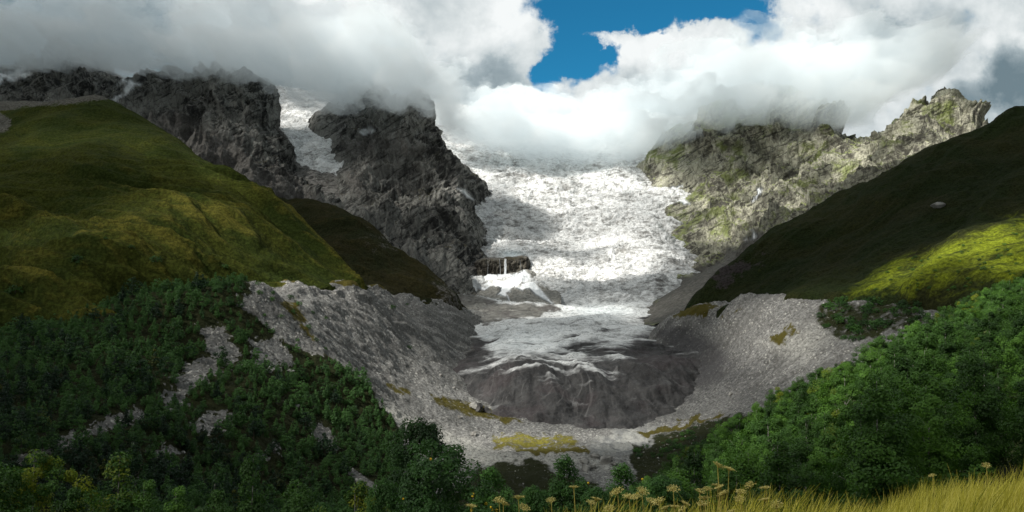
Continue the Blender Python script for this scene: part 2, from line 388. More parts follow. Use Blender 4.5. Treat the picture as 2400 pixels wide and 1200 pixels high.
def simple_mat(name, a, b, scale, rough=.9, bump=.3, bdist=.05, obj=True, lo=.35, hi=.65):
    m, nt = new_mat(name)
    p = node(nt, 'ShaderNodeTexCoord').outputs['Object'] if obj else pos(nt)
    n = noise_(nt, p, scale, 6, .65)
    finish(nt, mix_(nt, rng_(nt, n, lo, hi), a, b), rough, n, bump, bdist, .15)
    return m
def leaf_mat(name, dark, mid, bright, yellow, yprob=.0, trans=.35, spread=1.0):
    """leaf tints: per tree (object random), per clump (point attribute 'tint')"""
    m, nt = new_mat(name)
    r = node(nt, 'ShaderNodeObjectInfo').outputs['Random']
    t = attr(nt, 'tint')
    k = math_(nt, 'ADD', math_(nt, 'MULTIPLY', r, .65 * spread), math_(nt, 'MULTIPLY', t, .50))
    c = mix_(nt, rng_(nt, k, .05, .55), dark, mid)
    c = mix_(nt, rng_(nt, k, .55, 1.0), c, bright)
    r2 = math_(nt, 'FRACT', math_(nt, 'MULTIPLY', r, 13.7))
    y = math_(nt, 'MULTIPLY', rng_(nt, r2, 1 - yprob, 1.0 - yprob * .3), rng_(nt, t, .35, .75))
    y = math_(nt, 'MAXIMUM', y, math_(nt, 'MULTIPLY', rng_(nt, attr(nt, 'yel'), .5, .6), .9))
    c = mix_(nt, y, c, yellow)
    d = node(nt, 'ShaderNodeBsdfPrincipled', {'Base Color': c, 'Roughness': .55, 'Specular IOR Level': .25})
    tr = node(nt, 'ShaderNodeBsdfTranslucent', {'Color': mix_(nt, 1.0, c, (1.1, 1.2, .6, 1), 'MULTIPLY')})
    s = node(nt, 'ShaderNodeMixShader', {0: trans, 1: d.outputs[0], 2: tr.outputs[0]})
    node(nt, 'ShaderNodeOutputMaterial', {'Surface': s.outputs[0]})
    return m
M_leafF = leaf_mat('forest_foliage', (.007, .017, .010), (.017, .044, .019), (.066, .150, .040), (.11, .12, .02), .03)
M_leafB = leaf_mat('birch_foliage', (.018, .046, .010), (.042, .102, .016), (.095, .205, .028), (.20, .23, .018), .09)
M_leafS = leaf_mat('shrub_foliage', (.018, .042, .014), (.040, .100, .024), (.078, .185, .036), (.2, .18, .02), .0)
M_bark = simple_mat('birch_bark', (.06, .055, .05), (.36, .34, .30), 3.0, lo=.4, hi=.55)
M_barkD = simple_mat('dark_bark', (.03, .025, .02), (.10, .085, .07), 4.0)
M_stone = simple_mat('boulder_stone', (.12, .115, .105), (.40, .39, .36), .5, .9, .6, .3)
M_stoneD = simple_mat('dark_boulder_stone', (.03, .03, .03), (.12, .115, .11), .4, .9, .6, .3)

# ================================================================== TERRAIN
# ---- left grass hill
RIB = np.array((0.99, -0.12)); RIBN = np.array((0.12, 0.99))
def rib_field(X, Y, w, l):
    u = X * RIB[0] + Y * RIB[1]; v = X * RIBN[0] + Y * RIBN[1]
    v = v + 30 * pn2(u / 260, v / 260) ; v2 = v / w + .5 * pn2(u / 200 + 3, v / 120)
    return ridge2(u / l, v2, 5, .5) / 1.9
def hill_disp(X, Y, Z, px, py):
    fine_ = rib_field(X + 300, Y, 34, 240)
    fine_ = .6 + (fine_ - .6) * (1 - .6 * sstep(600, 760, px))
    amp = 6 + 19 * (1 - .75 * sstep(600, 760, px)) * sstep(330, 480, py) * sstep(-100, 120, px + 200)
    r = rib_field(X, Y, 105, 620)
    return amp * (r - .6) * 2.1 + 12 * (fine_ - .6) * sstep(280, 480, py) + 9 * fbm2(X / 170, Y / 170, 4) + .8 * fbm2(X / 14, Y / 14, 3)
def hill_attr(X, Y, Z, px, py):
    rib = rib_field(X, Y, 105, 620)
    bare = np.maximum.reduce([polymask(px, py, [(-600, 180), (-600, 420), (20, 305), (30, 280), (0, 262), (60, 250), (160, 246), (250, 232), (250, 180)], 10),
                              .8 * gauss(px, py, 0, 385, 22, 16) * 0])
    return dict(rib=np.clip((.6 * rib + .4 * rib_field(X + 300, Y, 34, 240) - .56) * 3.2, 0, 1) * sstep(300, 520, py) * .85 + .10, bare=bare)
hill = Patch('grass_hill', [
    (-700, 300, 1700), (-500, 260, 1750), (-250, 225, 1750), (-450, 400, 1150),
    (0, 400, 1150), (150, 395, 1130), (300, 400, 1150), (450, 450, 1120), (0, 520, 900), (200, 520, 930), (400, 525, 980), (550, 545, 1050), (700, 610, 1080),
    (-400, 560, 800), (-400, 720, 550), (0, 640, 760), (200, 620, 780), (400, 620, 850), (600, 645, 950), (750, 668, 1010),
    (0, 770, 660), (150, 725, 700), (300, 690, 760), (450, 680, 820), (600, 688, 880), (750, 700, 930), (860, 722, 1010), (-400, 800, 480),
    (0, 900, 560), (300, 850, 620), (600, 800, 740), (800, 800, 830), (200, 300, 1350), (0, 300, 1400)],
    -500, 980, 560, 470, 2100, 520, M_hillL, hill_disp, hill_attr, 40, 1.15, dive=[(-600, 430), (0, 595), (150, 665), (250, 695), (370, 750), (480, 768), (590, 792), (700, 960), (830, 1105), (900, 1200), (980, 1320)],
    back=[(0, 242, 1620, 200, 10), (120, 243, 1580, 200, 30), (250, 236, 1500, 150, 60), (340, 292, 1450, 150, 70), (430, 347, 1400, 150, 70),
          (520, 413, 1350, 150, 70), (600, 463, 1320, 150, 60), (680, 521, 1280, 150, 60), (760, 572, 1230, 150, 50), (830, 630, 1180, 150, 50), (890, 685, 1120, 150, 50)])

# ---- second, darker spur behind it
def spur_disp(X, Y, Z, px, py): return 10 * (rib_field(X, Y, 60, 260) - .6) + 9 * fbm2(X / 90, Y / 90, 5) + .8 * fbm2(X / 10, Y / 10, 3)
def spur_attr(X, Y, Z, px, py):
    rk = polymask(px, py, [(1000, 660), (1040, 640), (1130, 700), (1120, 740), (1030, 730)], 25)
    return dict(rib=np.clip((rib_field(X, Y, 60, 260) - .5) * 1.5, 0, 1) * .8, bare=rk * .55 + .42 * gauss(px, py, 900, 560, 140, 60))
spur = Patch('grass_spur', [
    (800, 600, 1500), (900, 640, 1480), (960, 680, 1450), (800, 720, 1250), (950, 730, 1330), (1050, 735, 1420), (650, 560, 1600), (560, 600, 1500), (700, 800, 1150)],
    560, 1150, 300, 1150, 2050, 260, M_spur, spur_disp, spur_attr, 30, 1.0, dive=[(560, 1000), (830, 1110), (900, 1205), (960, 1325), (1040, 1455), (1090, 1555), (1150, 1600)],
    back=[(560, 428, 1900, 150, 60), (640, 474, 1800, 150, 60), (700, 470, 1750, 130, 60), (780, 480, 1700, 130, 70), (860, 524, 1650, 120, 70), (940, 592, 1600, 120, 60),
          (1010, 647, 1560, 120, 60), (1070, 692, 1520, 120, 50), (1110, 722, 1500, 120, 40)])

# ---- rock walls
def crag(X, Y, Z, px, py, big=60, mid=22, sm=7, gul=(1, .15, 26, 105)):
    big *= 1.35; mid *= 1.1; sm *= .95
    wx = X + 40 * pn3(X / 160, Y / 160, Z / 160 + 5); wy = Y + 40 * pn3(X / 150 + 9, Y / 150, Z / 150)
    a = ridge3(wx / 230, wy / 230, Z / 330, 3) / 1.75
    b = .6 * ridge3(wx / 78, wy / 78, Z / 110, 3) / 1.75 + .4 * (1.15 - ridge3(wx / 52 + 7, wy / 52, Z / 120, 3) / 1.75)
    # angular blocks and steps
    c_ = ridge3(wx / 23 + 3, wy / 23, Z / 30, 4, .62) / 2.1
    t = (Z + 10 * pn3(X / 60, Y / 60, Z / 60)) / 38; st = np.abs(t - np.floor(t) - .5) * 2
    d = big * (a - .65) * 1.4 + mid * (b - .6) * 1.6 + sm * (c_ - .6) * 1.8 + 6 * (st - .5)
    gv = X * gul[0] + Z * gul[1]; gu = Y * .5 + Z
    d = d + gul[2] * 2 * (ridge2(gv / gul[3] + .45 * pn2(gu / 120, gv / 150), gu / 700, 3, .5) / 1.75 - .6)
    return d - d.mean()
def rockL_attr(X, Y, Z, px, py):
    n = 14 * fbm2(px / 30, py / 30, 4); qx_, qy_ = px + n, py + n * .6
    snow = np.maximum.reduce([polymask(qx_, qy_, [(262, 240), (300, 182), (328, 196), (318, 212), (278, 236)], 5),
                              polymask(qx_, qy_, [(-300, 120), (-300, 210), (0, 198), (25, 188), (60, 182), (66, 160), (20, 170)], 6)])
    scree = np.maximum(polymask(qx_, qy_, [(330, 270), (420, 270), (480, 300), (560, 330), (600, 400), (690, 420), (740, 470), (560, 440), (430, 350)], 22) * .75,
                       polymask(qx_, qy_, [(620, 430), (700, 420), (740, 460), (760, 480), (640, 480)], 15) * .7)
    return dict(snow=snow, scree=scree)
rock1 = Patch('rock_mountain', [
    (-500, 130, 2700), (-500, 400, 2000), (0, 300, 2000), (250, 300, 2000), (400, 400, 1950), (500, 460, 1900), (600, 500, 1850), (700, 510, 1820), (780, 510, 1820),
    (0, 240, 2300), (150, 230, 2300), (250, 240, 2350), (350, 290, 2230), (450, 300, 2230), (550, 315, 2200), (600, 380, 2100), (500, 380, 2060), (660, 440, 2030), (720, 460, 2020)],
    -450, 800, 620, 1800, 2800, 400, M_rockL, lambda *a: crag(*a, 55, 26, 8), rockL_attr, 35, 1.0,
    back=[(-200, 165, 2650, 250, 0), (0, 180, 2600, 250, 20), (70, 160, 2600, 250, 20), (150, 115, 2600, 250, 20), (240, 145, 2600, 200, 30), (295, 205, 2600, 150, 20), (330, 215, 2560, 120, 40),
          (378, 160, 2450, 150, 80), (430, 168, 2450, 150, 80), (500, 165, 2450, 150, 80), (585, 180, 2450, 150, 80), (615, 235, 2420, 120, 100), (645, 300, 2370, 110, 110),
          (690, 375, 2270, 100, 80), (745, 430, 2180, 100, 60), (800, 480, 2100, 100, 60)])
def rock2_attr(X, Y, Z, px, py):
    n = 12 * fbm2(px / 26, py / 26, 4); qx_, qy_ = px + n, py + n * .6
    snow = np.maximum.reduce([polymask(px + n * .3, py + n * .2, [(840, 308), (866, 294), (882, 306), (852, 318)], 3), polymask(qx_, qy_, [(1072, 440), (1085, 438), (1112, 470), (1090, 460)], 4)])
    scree = np.maximum.reduce([polymask(qx_, qy_, [(800, 330), (850, 312), (900, 320), (1000, 350), (960, 370), (880, 350), (810, 380)], 18) * .7,
                               polymask(qx_, qy_, [(800, 420), (830, 400), (860, 440), (840, 470)], 10) * .8, .3 * gauss(px, py, 900, 400, 120, 80)])
    return dict(snow=snow, scree=scree)
rock2 = Patch('rock_buttress', [
    (830, 330, 2330), (900, 340, 2300), (980, 360, 2280), (810, 400, 2260), (860, 430, 2180), (950, 450, 2150), (1040, 450, 2180),
    (860, 500, 2050), (950, 540, 2000), (1050, 560, 2010), (1080, 500, 2110), (1000, 610, 1880), (1060, 640, 1850), (1090, 680, 1800),
    (760, 350, 2430), (790, 410, 2310), (745, 470, 2140), (800, 560, 1850), (950, 690, 1700), (1050, 730, 1680), (1110, 710, 1730), (700, 500, 1950), (700, 420, 2300)],
    690, 1180, 520, 1680, 2750, 460, M_rockL, lambda *a: crag(*a, 50, 24, 8) * (.2 + .8 * sstep(775, 880, a[3])) * (1 - .6 * sstep(1040, 1110, a[3])), rock2_attr, 28, 1.0, dive=[(690, 2700), (745, 2480), (790, 2200), (835, 1680), (1200, 1680)],
    back=[(775, 235, 2550, 200, 60), (815, 215, 2500, 200, 60), (900, 212, 2450, 200, 60), (990, 240, 2400, 200, 90)],
    extra=[tuple(P(px, py, Y)) for px, py, Y in ((1022, 300, 2380), (1042, 345, 2350), (1062, 395, 2330), (1088, 432, 2290), (1086, 465, 2240), (1104, 545, 2140), (1090, 570, 2080), (1090, 640, 1940), (1105, 690, 1860))]
        + [tuple(P(px, py, Y)) for px, py, Y in ((1052, 430, 2450), (1072, 460, 2430), (1095, 490, 2400), (1124, 530, 2360), (1124, 560, 2300), (1144, 610, 2200), (1150, 640, 2120), (1150, 690, 1960), (1165, 720, 1880), (1130, 440, 2600), (1150, 570, 2300), (1150, 530, 2450), (1150, 490, 2600), (1150, 620, 2100), (1175, 600, 2300), (1130, 440, 2720))])

# ---- hanging glacier between the two walls
def hang_disp(X, Y, Z, px, py):
    cre = ridge2(X / 70 + .3 * pn2(X / 50, Y / 50), Y / 38, 5, .55) / 2
    return 11 * (cre - .6) * 1.6 + 5 * fbm2(X / 60, Y / 60, 3)
def hang_attr(X, Y, Z, px, py):
    n = 10 * fbm2(px / 22, py / 22, 4)
    ice = polymask(px + n, py + n * .8, [(560, 190), (620, 240), (650, 290), (690, 350), (700, 385), (745, 400), (790, 412), (806, 370), (770, 300), (755, 275), (790, 240), (780, 180)], 9)
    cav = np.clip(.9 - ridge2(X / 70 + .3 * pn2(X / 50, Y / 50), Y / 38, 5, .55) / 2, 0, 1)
    return dict(vein=np.zeros_like(X), grit=np.zeros_like(X), rock=1 - ice, cav=cav, dirt=np.zeros_like(X), blue=np.zeros_like(X))
hang = Patch('hanging_glacier', [
    (560, 200, 2950), (690, 215, 2950), (800, 230, 2950), (600, 240, 2750), (700, 260, 2700), (790, 270, 2680), (640, 310, 2520), (720, 320, 2470), (800, 330, 2440),
    (680, 390, 2330), (740, 395, 2320), (810, 412, 2290), (700, 450, 2180), (770, 460, 2160), (840, 470, 2150), (740, 500, 2050), (820, 520, 2000), (900, 360, 2500), (560, 320, 2600)],
    560, 880, 300, 2020, 3000, 330, M_ice, hang_disp, hang_attr, 40, 1.0)

# ---- the icefall and the debris covered tongue, one body of ice
def serac(X, Y):
    wx = X + 25 * pn2(X / 90, Y / 90); wy = Y + 25 * pn2(X / 80 + 4, Y / 80)
    return (ridge2(wx / 48, wy / 27, 5, .6) / 2.15)
def finb(X, Y): return ridge2(X / 300 + .5 * pn2(X / 120, Y / 120), (Y + 40 * pn2(X / 150, Y / 200)) / 46, 4, .6) / 2.1
def ice_disp(X, Y, Z, px, py):
    up = sstep(1640, 1780, Y); s = serac(X, Y)
    d = up * (17 * (s - .58) + 22 * fbm2(X / 260, Y / 170, 4))
    tg = 1 - up
    fin = finb(X, Y)         # crevasse bands on the flat tongue
    fr = sstep(1215, 1080, Y)
    ang = (X - 65 + 14 * pn2(X / 90, Y / 90)) / np.maximum(1330 - Y, 60) * 1.0      # lobes and flutes fan out over the snout
    gul = .8 * ridge2(ang * 2.1 + .15 * pn2(X / 80, Y / 80), Y / 400, 2, .4) / 1.4 + .2 * ridge2(ang * 8, Y / 600, 3, .5) / 1.75
    return d + tg * (11 * (fin - .6) * (1 - fr) + fr * (30 * (gul - .66) + 2.2 * fbm2(X / 14, Y / 14, 4)) + 8 * fbm2(X / 110, Y / 90, 4))
def ice_attr(X, Y, Z, px, py):
    s = serac(X, Y); n = 16 * fbm2(px / 40, py / 24, 4)
    dirt = sstep(780, 940, py + n * .8 - (px - 1330) * .03)
    dirt = np.maximum(dirt, polymask(px + n, py + n * .5, [(1450, 850), (1490, 800), (1530, 775), (1560, 790), (1800, 780), (1800, 1000), (1400, 1000), (1430, 870)], 48))
    dirt = np.maximum(dirt, polymask(px + n, py + n * .5, [(1000, 740), (1080, 770), (1130, 800), (1160, 840), (1000, 900)], 14))
    dirt = np.maximum(dirt, polymask(px + n, py + n * .4, [(1000, 690), (1110, 690), (1180, 712), (1300, 714), (1310, 722), (1250, 742), (1120, 758), (1000, 760)], 7))
    dirt = np.maximum(dirt, polymask(px + n, py + n, [(1545, 770), (1500, 740), (1530, 726), (1620, 745), (1700, 800), (1600, 790)], 8))
    dirt = np.clip(dirt, 0, 1) * .93 + (.26 + 1.5 * np.clip(.60 - finb(X, Y), -.15, .4)) * sstep(700, 760, py)  # debris, and darker in the troughs between crevasse ridges
    rock = np.clip(.5 * gauss(px, py, 1545, 670, 34, 60) + .6 * gauss(px, py, 1130, 560, 22, 60) + .5 * gauss(px, py, 1590, 540, 30, 40) + .45 * gauss(px, py, 1290, 690, 30, 18) + .35 * gauss(px, py, 1100, 400, 25, 40), 0, 1)
    blue = np.clip(gauss(px, py, 1200, 596, 30, 10) + .5 * gauss(px, py, 1410, 730, 90, 20) + .35 * gauss(px, py, 1230, 800, 110, 30), 0, 1)
    grit = polymask(px + n, py + n * .4, [(960, 680), (1300, 690), (1330, 722), (1250, 750), (1120, 790), (1080, 830), (960, 830)], 14)
    ang = (X - 65 + 30 * pn2(X / 70, Y / 70)) / np.maximum(1330 - Y, 60); vein = sstep(.955, .992, 1 - np.abs(pn2(ang * 7 + .22 * pn2(X / 40, Y / 40), Y / 260))) * sstep(-.1, .25, pn2(X / 60 + 3, Y / 60)) * sstep(1300, 1180, Y)
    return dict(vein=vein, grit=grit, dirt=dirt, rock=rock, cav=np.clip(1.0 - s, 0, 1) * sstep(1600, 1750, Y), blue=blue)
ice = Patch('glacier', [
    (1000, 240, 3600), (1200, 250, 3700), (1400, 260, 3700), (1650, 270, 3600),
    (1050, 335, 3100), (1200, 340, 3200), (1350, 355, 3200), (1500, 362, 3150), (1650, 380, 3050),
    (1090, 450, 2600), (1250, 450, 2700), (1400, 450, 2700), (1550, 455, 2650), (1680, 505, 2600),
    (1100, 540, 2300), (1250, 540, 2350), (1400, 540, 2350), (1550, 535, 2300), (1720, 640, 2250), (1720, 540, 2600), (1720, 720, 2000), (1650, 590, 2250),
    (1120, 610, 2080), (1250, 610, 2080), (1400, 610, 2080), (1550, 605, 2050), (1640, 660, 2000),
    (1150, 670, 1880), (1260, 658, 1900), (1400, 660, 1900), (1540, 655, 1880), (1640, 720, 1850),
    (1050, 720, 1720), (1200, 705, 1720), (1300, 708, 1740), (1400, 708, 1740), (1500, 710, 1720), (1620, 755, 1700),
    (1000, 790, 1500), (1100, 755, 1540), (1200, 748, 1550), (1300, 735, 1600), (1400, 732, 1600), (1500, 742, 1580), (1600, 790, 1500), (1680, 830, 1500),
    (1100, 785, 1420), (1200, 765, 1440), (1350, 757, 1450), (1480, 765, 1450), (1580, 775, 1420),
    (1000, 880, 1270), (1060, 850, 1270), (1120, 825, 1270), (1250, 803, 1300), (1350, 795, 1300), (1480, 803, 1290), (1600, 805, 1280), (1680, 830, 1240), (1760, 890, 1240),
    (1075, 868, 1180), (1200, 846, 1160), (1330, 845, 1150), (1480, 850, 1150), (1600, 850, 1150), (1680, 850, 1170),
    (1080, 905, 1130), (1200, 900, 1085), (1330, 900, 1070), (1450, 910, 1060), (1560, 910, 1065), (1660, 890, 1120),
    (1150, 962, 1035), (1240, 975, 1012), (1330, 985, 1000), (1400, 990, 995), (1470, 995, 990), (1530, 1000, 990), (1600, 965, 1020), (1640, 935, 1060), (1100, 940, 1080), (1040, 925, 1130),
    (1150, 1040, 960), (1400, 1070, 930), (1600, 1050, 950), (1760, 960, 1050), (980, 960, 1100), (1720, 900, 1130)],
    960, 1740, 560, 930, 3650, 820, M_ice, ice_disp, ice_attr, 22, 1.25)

# ---- rock wall on the right
def rockR_attr(X, Y, Z, px, py):
    n = 12 * fbm2(px / 26, py / 26, 4); qx_, qy_ = px + n, py + n * .6
    snow = np.maximum.reduce([polymask(qx_, qy_, [(1545, 462), (1570, 440), (1596, 430), (1590, 452), (1612, 474), (1570, 476)], 4), polymask(px + n * .4, qy_, [(1758, 470), (1784, 436), (1788, 440), (1764, 476)], 2),
                              polymask(qx_, qy_, [(1744, 562), (1770, 540), (1774, 550), (1752, 566)], 3)])
    scree = polymask(qx_, qy_, [(1778, 538), (1800, 560), (1730, 620), (1660, 690), (1600, 760), (1500, 760), (1540, 680), (1600, 650), (1650, 625), (1740, 570)], 9)
    return dict(snow=snow, scree=scree)
def rockR_disp(X, Y, Z, px, py):
    sm = polymask(px, py, [(1778, 538), (1800, 560), (1730, 620), (1660, 690), (1600, 780), (1480, 780), (1540, 680), (1600, 650), (1650, 625), (1740, 570)], 14)
    return crag(X, Y, Z, px, py, 50, 26, 9, (.82, -.57, 48, 135)) * (1 - sm * .94) * (.45 + .55 * sstep(1590, 1690, px))
rock3 = Patch('rock_ridge', [
    (1650, 400, 2700), (1650, 490, 2450), (1660, 560, 2200), (1670, 610, 2000), (1750, 400, 2560), (1750, 480, 2350), (1750, 545, 2130), (1850, 400, 2450), (1850, 470, 2250),
    (1950, 360, 2450), (1950, 420, 2250), (2100, 330, 2270), (2200, 310, 2220), (2050, 400, 2100), (1900, 500, 2000), (1810, 555, 1950), (1780, 560, 1900), (1700, 610, 1800), (1620, 660, 1720), (1540, 720, 1650),
    (1800, 590, 1760), (1700, 660, 1600), (1620, 720, 1500), (1560, 750, 1440), (2000, 510, 1750), (2200, 430, 1800), (2380, 390, 1900),
    (1560, 450, 2660), (1602, 490, 2480), (1604, 540, 2350), (1594, 600, 2150), (1598, 645, 1960), (1545, 425, 2760), (1545, 375, 2860),
    (1500, 400, 2960), (1500, 480, 2760), (1535, 570, 2420), (1540, 650, 2130), (1545, 700, 1880), (1480, 750, 1650)],
    1470, 2440, 640, 1440, 2980, 520, M_rockR, rockR_disp, rockR_attr, 26, 1.0, dive=[(1470, 2300), (1512, 1440), (2440, 1440)],
    back=[(1560, 310, 2950, 200, 40), (1700, 235, 2800, 200, 60), (1850, 228, 2700, 200, 60), (1950, 272, 2600, 200, 80), (2040, 300, 2500, 150, 60), (2072, 268, 2450, 150, 90), (2105, 244, 2430, 150, 100),
          (2142, 240, 2420, 150, 100), (2178, 258, 2400, 150, 90), (2224, 238, 2380, 150, 100), (2264, 264, 2340, 150, 90), (2292, 286, 2300, 150, 90), (2335, 294, 2250, 150, 90), (2440, 300, 2200, 150, 90)])

# ---- dark grass hill on the right
RIB2 = np.array((0.80, 0.60))
def rib2(X, Y, w, l):
    u = X * RIB2[0] + Y * RIB2[1]; v = -X * RIB2[1] + Y * RIB2[0]
    v = v + 24 * pn2(u / 200, v / 200)
    return ridge2(u / l, v / w + .4 * pn2(u / 150, v / 90), 5, .5) / 1.9
def hillR_disp(X, Y, Z, px, py): return 14 * (rib2(X, Y, 110, 480) - .6) + 12 * fbm2(X / 150, Y / 150, 4) + 1.2 * fbm2(X / 16, Y / 16, 4)
def hillR_attr(X, Y, Z, px, py):
    n = 20 * fbm2(px / 40, py / 30, 4)
    bare = .5 * polymask(px + n, py + n, [(1640, 665), (1700, 620), (1790, 575), (1850, 570), (1800, 610), (1700, 670)], 18) + .5 * gauss(px, py, 1720, 640, 60, 30)
    return dict(rib=np.clip((rib2(X, Y, 110, 480) - .55) * 1.2, 0, 1) * .32 + .55 * polymask(px, py, [(1960, 700), (2100, 600), (2400, 500), (2700, 480), (2700, 640), (2200, 690)], 30), bare=bare)  # meadow patch: lusher grass, brightened further to paint in its sunlight
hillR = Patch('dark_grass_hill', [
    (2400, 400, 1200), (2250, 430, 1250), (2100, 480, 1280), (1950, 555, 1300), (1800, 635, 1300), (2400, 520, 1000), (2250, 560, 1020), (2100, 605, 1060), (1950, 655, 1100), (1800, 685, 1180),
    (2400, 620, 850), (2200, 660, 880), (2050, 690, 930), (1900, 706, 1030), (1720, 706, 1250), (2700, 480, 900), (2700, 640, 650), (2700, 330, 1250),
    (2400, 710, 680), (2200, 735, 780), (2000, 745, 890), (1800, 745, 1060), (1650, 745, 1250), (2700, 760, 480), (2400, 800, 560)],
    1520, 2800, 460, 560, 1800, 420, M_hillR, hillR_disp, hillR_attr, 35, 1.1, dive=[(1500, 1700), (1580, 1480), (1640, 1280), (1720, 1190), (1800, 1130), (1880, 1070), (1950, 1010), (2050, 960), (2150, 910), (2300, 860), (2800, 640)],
    back=[(2700, 205, 1500, 200, 60), (2500, 240, 1500, 200, 60), (2405, 264, 1480, 150, 60), (2370, 266, 1470, 150, 60), (2312, 294, 1480, 150, 70), (2200, 345, 1500, 150, 70), (2100, 391, 1520, 150, 70),
          (2000, 452, 1540, 150, 70), (1900, 508, 1560, 150, 60), (1830, 542, 1570, 150, 60), (1785, 580, 1560, 150, 60), (1715, 640, 1500, 130, 50), (1665, 682, 1450, 120, 40), (1625, 715, 1380, 120, 60), (1600, 760, 1340, 100, 60)])

# ---- moraine bowl, valley floor and the wooded outer slope of the left moraine
WOOD = [(-600, 780), (-100, 780), (0, 770), (100, 740), (250, 690), (370, 650), (600, 655), (640, 700), (690, 770), (760, 830), (850, 890), (940, 1010), (960, 1250), (-600, 1250)]
GULLY = [  # stony strips in the wood
    [(590, 640), (650, 690), (720, 790), (770, 830), (730, 830), (650, 790), (600, 740), (560, 720)],
    [(470, 770), (520, 760), (560, 830), (560, 860), (490, 850)], [(430, 860), (480, 835), (520, 870), (470, 900), (430, 930), (390, 950)],
    [(590, 800), (650, 790), (690, 850), (640, 870), (600, 860)], [(380, 925), (420, 900), (440, 950), (380, 960)],
    [(30, 1080), (120, 1045), (210, 1000), (280, 970), (330, 955), (340, 975), (270, 1010), (200, 1030), (120, 1065), (50, 1095)],
    [(440, 1000), (520, 960), (560, 975), (470, 1020)], [(350, 1060), (400, 1040), (420, 1060), (370, 1085)], [(600, 1070), (650, 1035), (660, 1050), (610, 1080)],
    [(730, 990), (770, 1000), (790, 1050), (760, 1060), (735, 1030)], [(800, 1085), (830, 1100), (900, 1150), (890, 1175), (820, 1120)], [(310, 1120), (330, 1115), (330, 1140), (315, 1145)]]
SCRUB = [(1905, 740), (1935, 705), (2140, 705), (2170, 730), (2160, 760), (2060, 790), (2000, 800), (1950, 790), (1925, 770)]
def runnel(X, Y):
    v = np.where(X < 90, -.81 * X + .58 * Y, Y); u = np.where(X < 90, .58 * X + .81 * Y, X)
    v = v + 7 * pn2(u / 60, v / 60)
    return ridge2(v / 21, u / 330, 4, .55) / 2.0
def basin_disp(X, Y, Z, px, py):
    inner = polymask(px, py, WOOD, 25)
    g_ = runnel(X, Y)
    slope = sstep(-120, -70, Z)
    crest = np.maximum(polymask(px, py, [(560, 640), (1120, 640), (1120, 720), (960, 715), (600, 690)], 14), polymask(px, py, [(1560, 690), (1960, 685), (1960, 725), (1700, 730), (1560, 760)], 14))
    return 3.5 * fbm2(X / 60, Y / 60, 4) * (1 - .5 * crest) + 1.5 * fbm2(X / 13, Y / 13, 4, .6) + slope * (1 - inner) * 6 * (g_ - .6) + crest * 6 * (ridge2(X / 17, Y / 60, 3) / 1.75 - .6) + .5 * (ridge2(X / 4.5, Y / 4.5, 3) - 1)
def basin_attr(X, Y, Z, px, py):
    n = 14 * fbm2(px / 30, py / 22, 4); qx_, qy_ = px + n, py + n * .7
    soil = polymask(qx_, qy_, WOOD, 12)
    n5 = 16 * fbm2(px / 11, py / 8, 4)
    for gp in GULLY: soil = soil * (1 - polymask(px + n + n5, py + n * .6 + n5 * .7, gp, 9))
    soil = np.maximum(soil, polymask(qx_, qy_, SCRUB, 14) * .62)
    soil = np.maximum(soil, polymask(qx_, qy_, [(1140, 1085), (1270, 1075), (1300, 1110), (1400, 1130), (1400, 1220), (1000, 1220), (1100, 1120)], 14) * .8)
    soil = np.maximum(soil, polymask(qx_, qy_, [(1480, 1050), (1600, 1000), (1760, 960), (1900, 890), (2050, 830), (2300, 760), (2600, 760), (2600, 1250), (1480, 1250)], 15) * .8)
    gold = np.clip(gauss(px, py, 1250, 1030, 110, 22) * 1.2, 0, 1)
    grass = np.maximum.reduce([polymask(qx_, qy_, [(1140, 1040), (1180, 1015), (1340, 1015), (1370, 1040), (1300, 1052), (1150, 1055)], 14) * .58,
                               polymask(qx_, qy_, [(900, 900), (950, 905), (970, 930), (930, 925)], 10) * .65, polymask(qx_, qy_, [(1010, 925), (1100, 935), (1240, 985), (1200, 995), (1100, 980), (1020, 950)], 16) * .62,
                               polymask(qx_, qy_, [(1490, 1015), (1650, 975), (1720, 960), (1620, 1000), (1520, 1030)], 9) * .8,
                               polymask(qx_, qy_, [(1190, 1050), (1370, 1045), (1390, 1062), (1250, 1066)], 7) * .8, polymask(qx_, qy_, [(640, 700), (700, 700), (740, 800), (800, 860), (760, 840), (700, 770)], 14) * .62,
                               polymask(qx_, qy_, [(1800, 800), (1860, 755), (1870, 770), (1830, 815)], 10) * .62, polymask(qx_, qy_, [(1680, 740), (1750, 712), (1740, 725), (1690, 748)], 7) * .6,
                               polymask(qx_, qy_, [(1590, 715), (1700, 708), (1640, 745), (1580, 750)], 8) * .7, polymask(qx_, qy_, [(620, 648), (900, 655), (960, 685), (880, 672), (700, 661), (620, 664)], 4) * .7])
    dark = np.maximum.reduce([polymask(qx_, qy_, [(1540, 770), (1600, 760), (1680, 800), (1720, 850), (1680, 900), (1600, 940), (1560, 900)], 20), .6 * gauss(px, py, 1720, 880, 60, 60)])
    pale = np.clip(polymask(qx_, qy_, [(860, 920), (960, 980), (1060, 1020), (1160, 1060), (1380, 1070), (1440, 1100), (1250, 1085), (1100, 1090), (960, 1010), (850, 940)], 16) + .6 * polymask(qx_, qy_, [(1780, 800), (1920, 760), (1960, 790), (1880, 850)], 25), 0, 1)
    sand = polymask(qx_, qy_, [(1380, 1045), (1450, 1000), (1560, 1000), (1520, 1040), (1480, 1070), (1400, 1062)], 12)
    sand = np.maximum(sand, .7 * polymask(qx_, qy_, [(1090, 722), (1180, 715), (1190, 724), (1100, 730)], 4))
    return dict(runnel=np.clip(1.5 - runnel(X, Y) * 1.6, 0, 1) * sstep(-135, -90, Z), soil=soil, grass=grass, gold=gold, dark=dark * .9, pale=pale, sand=sand)
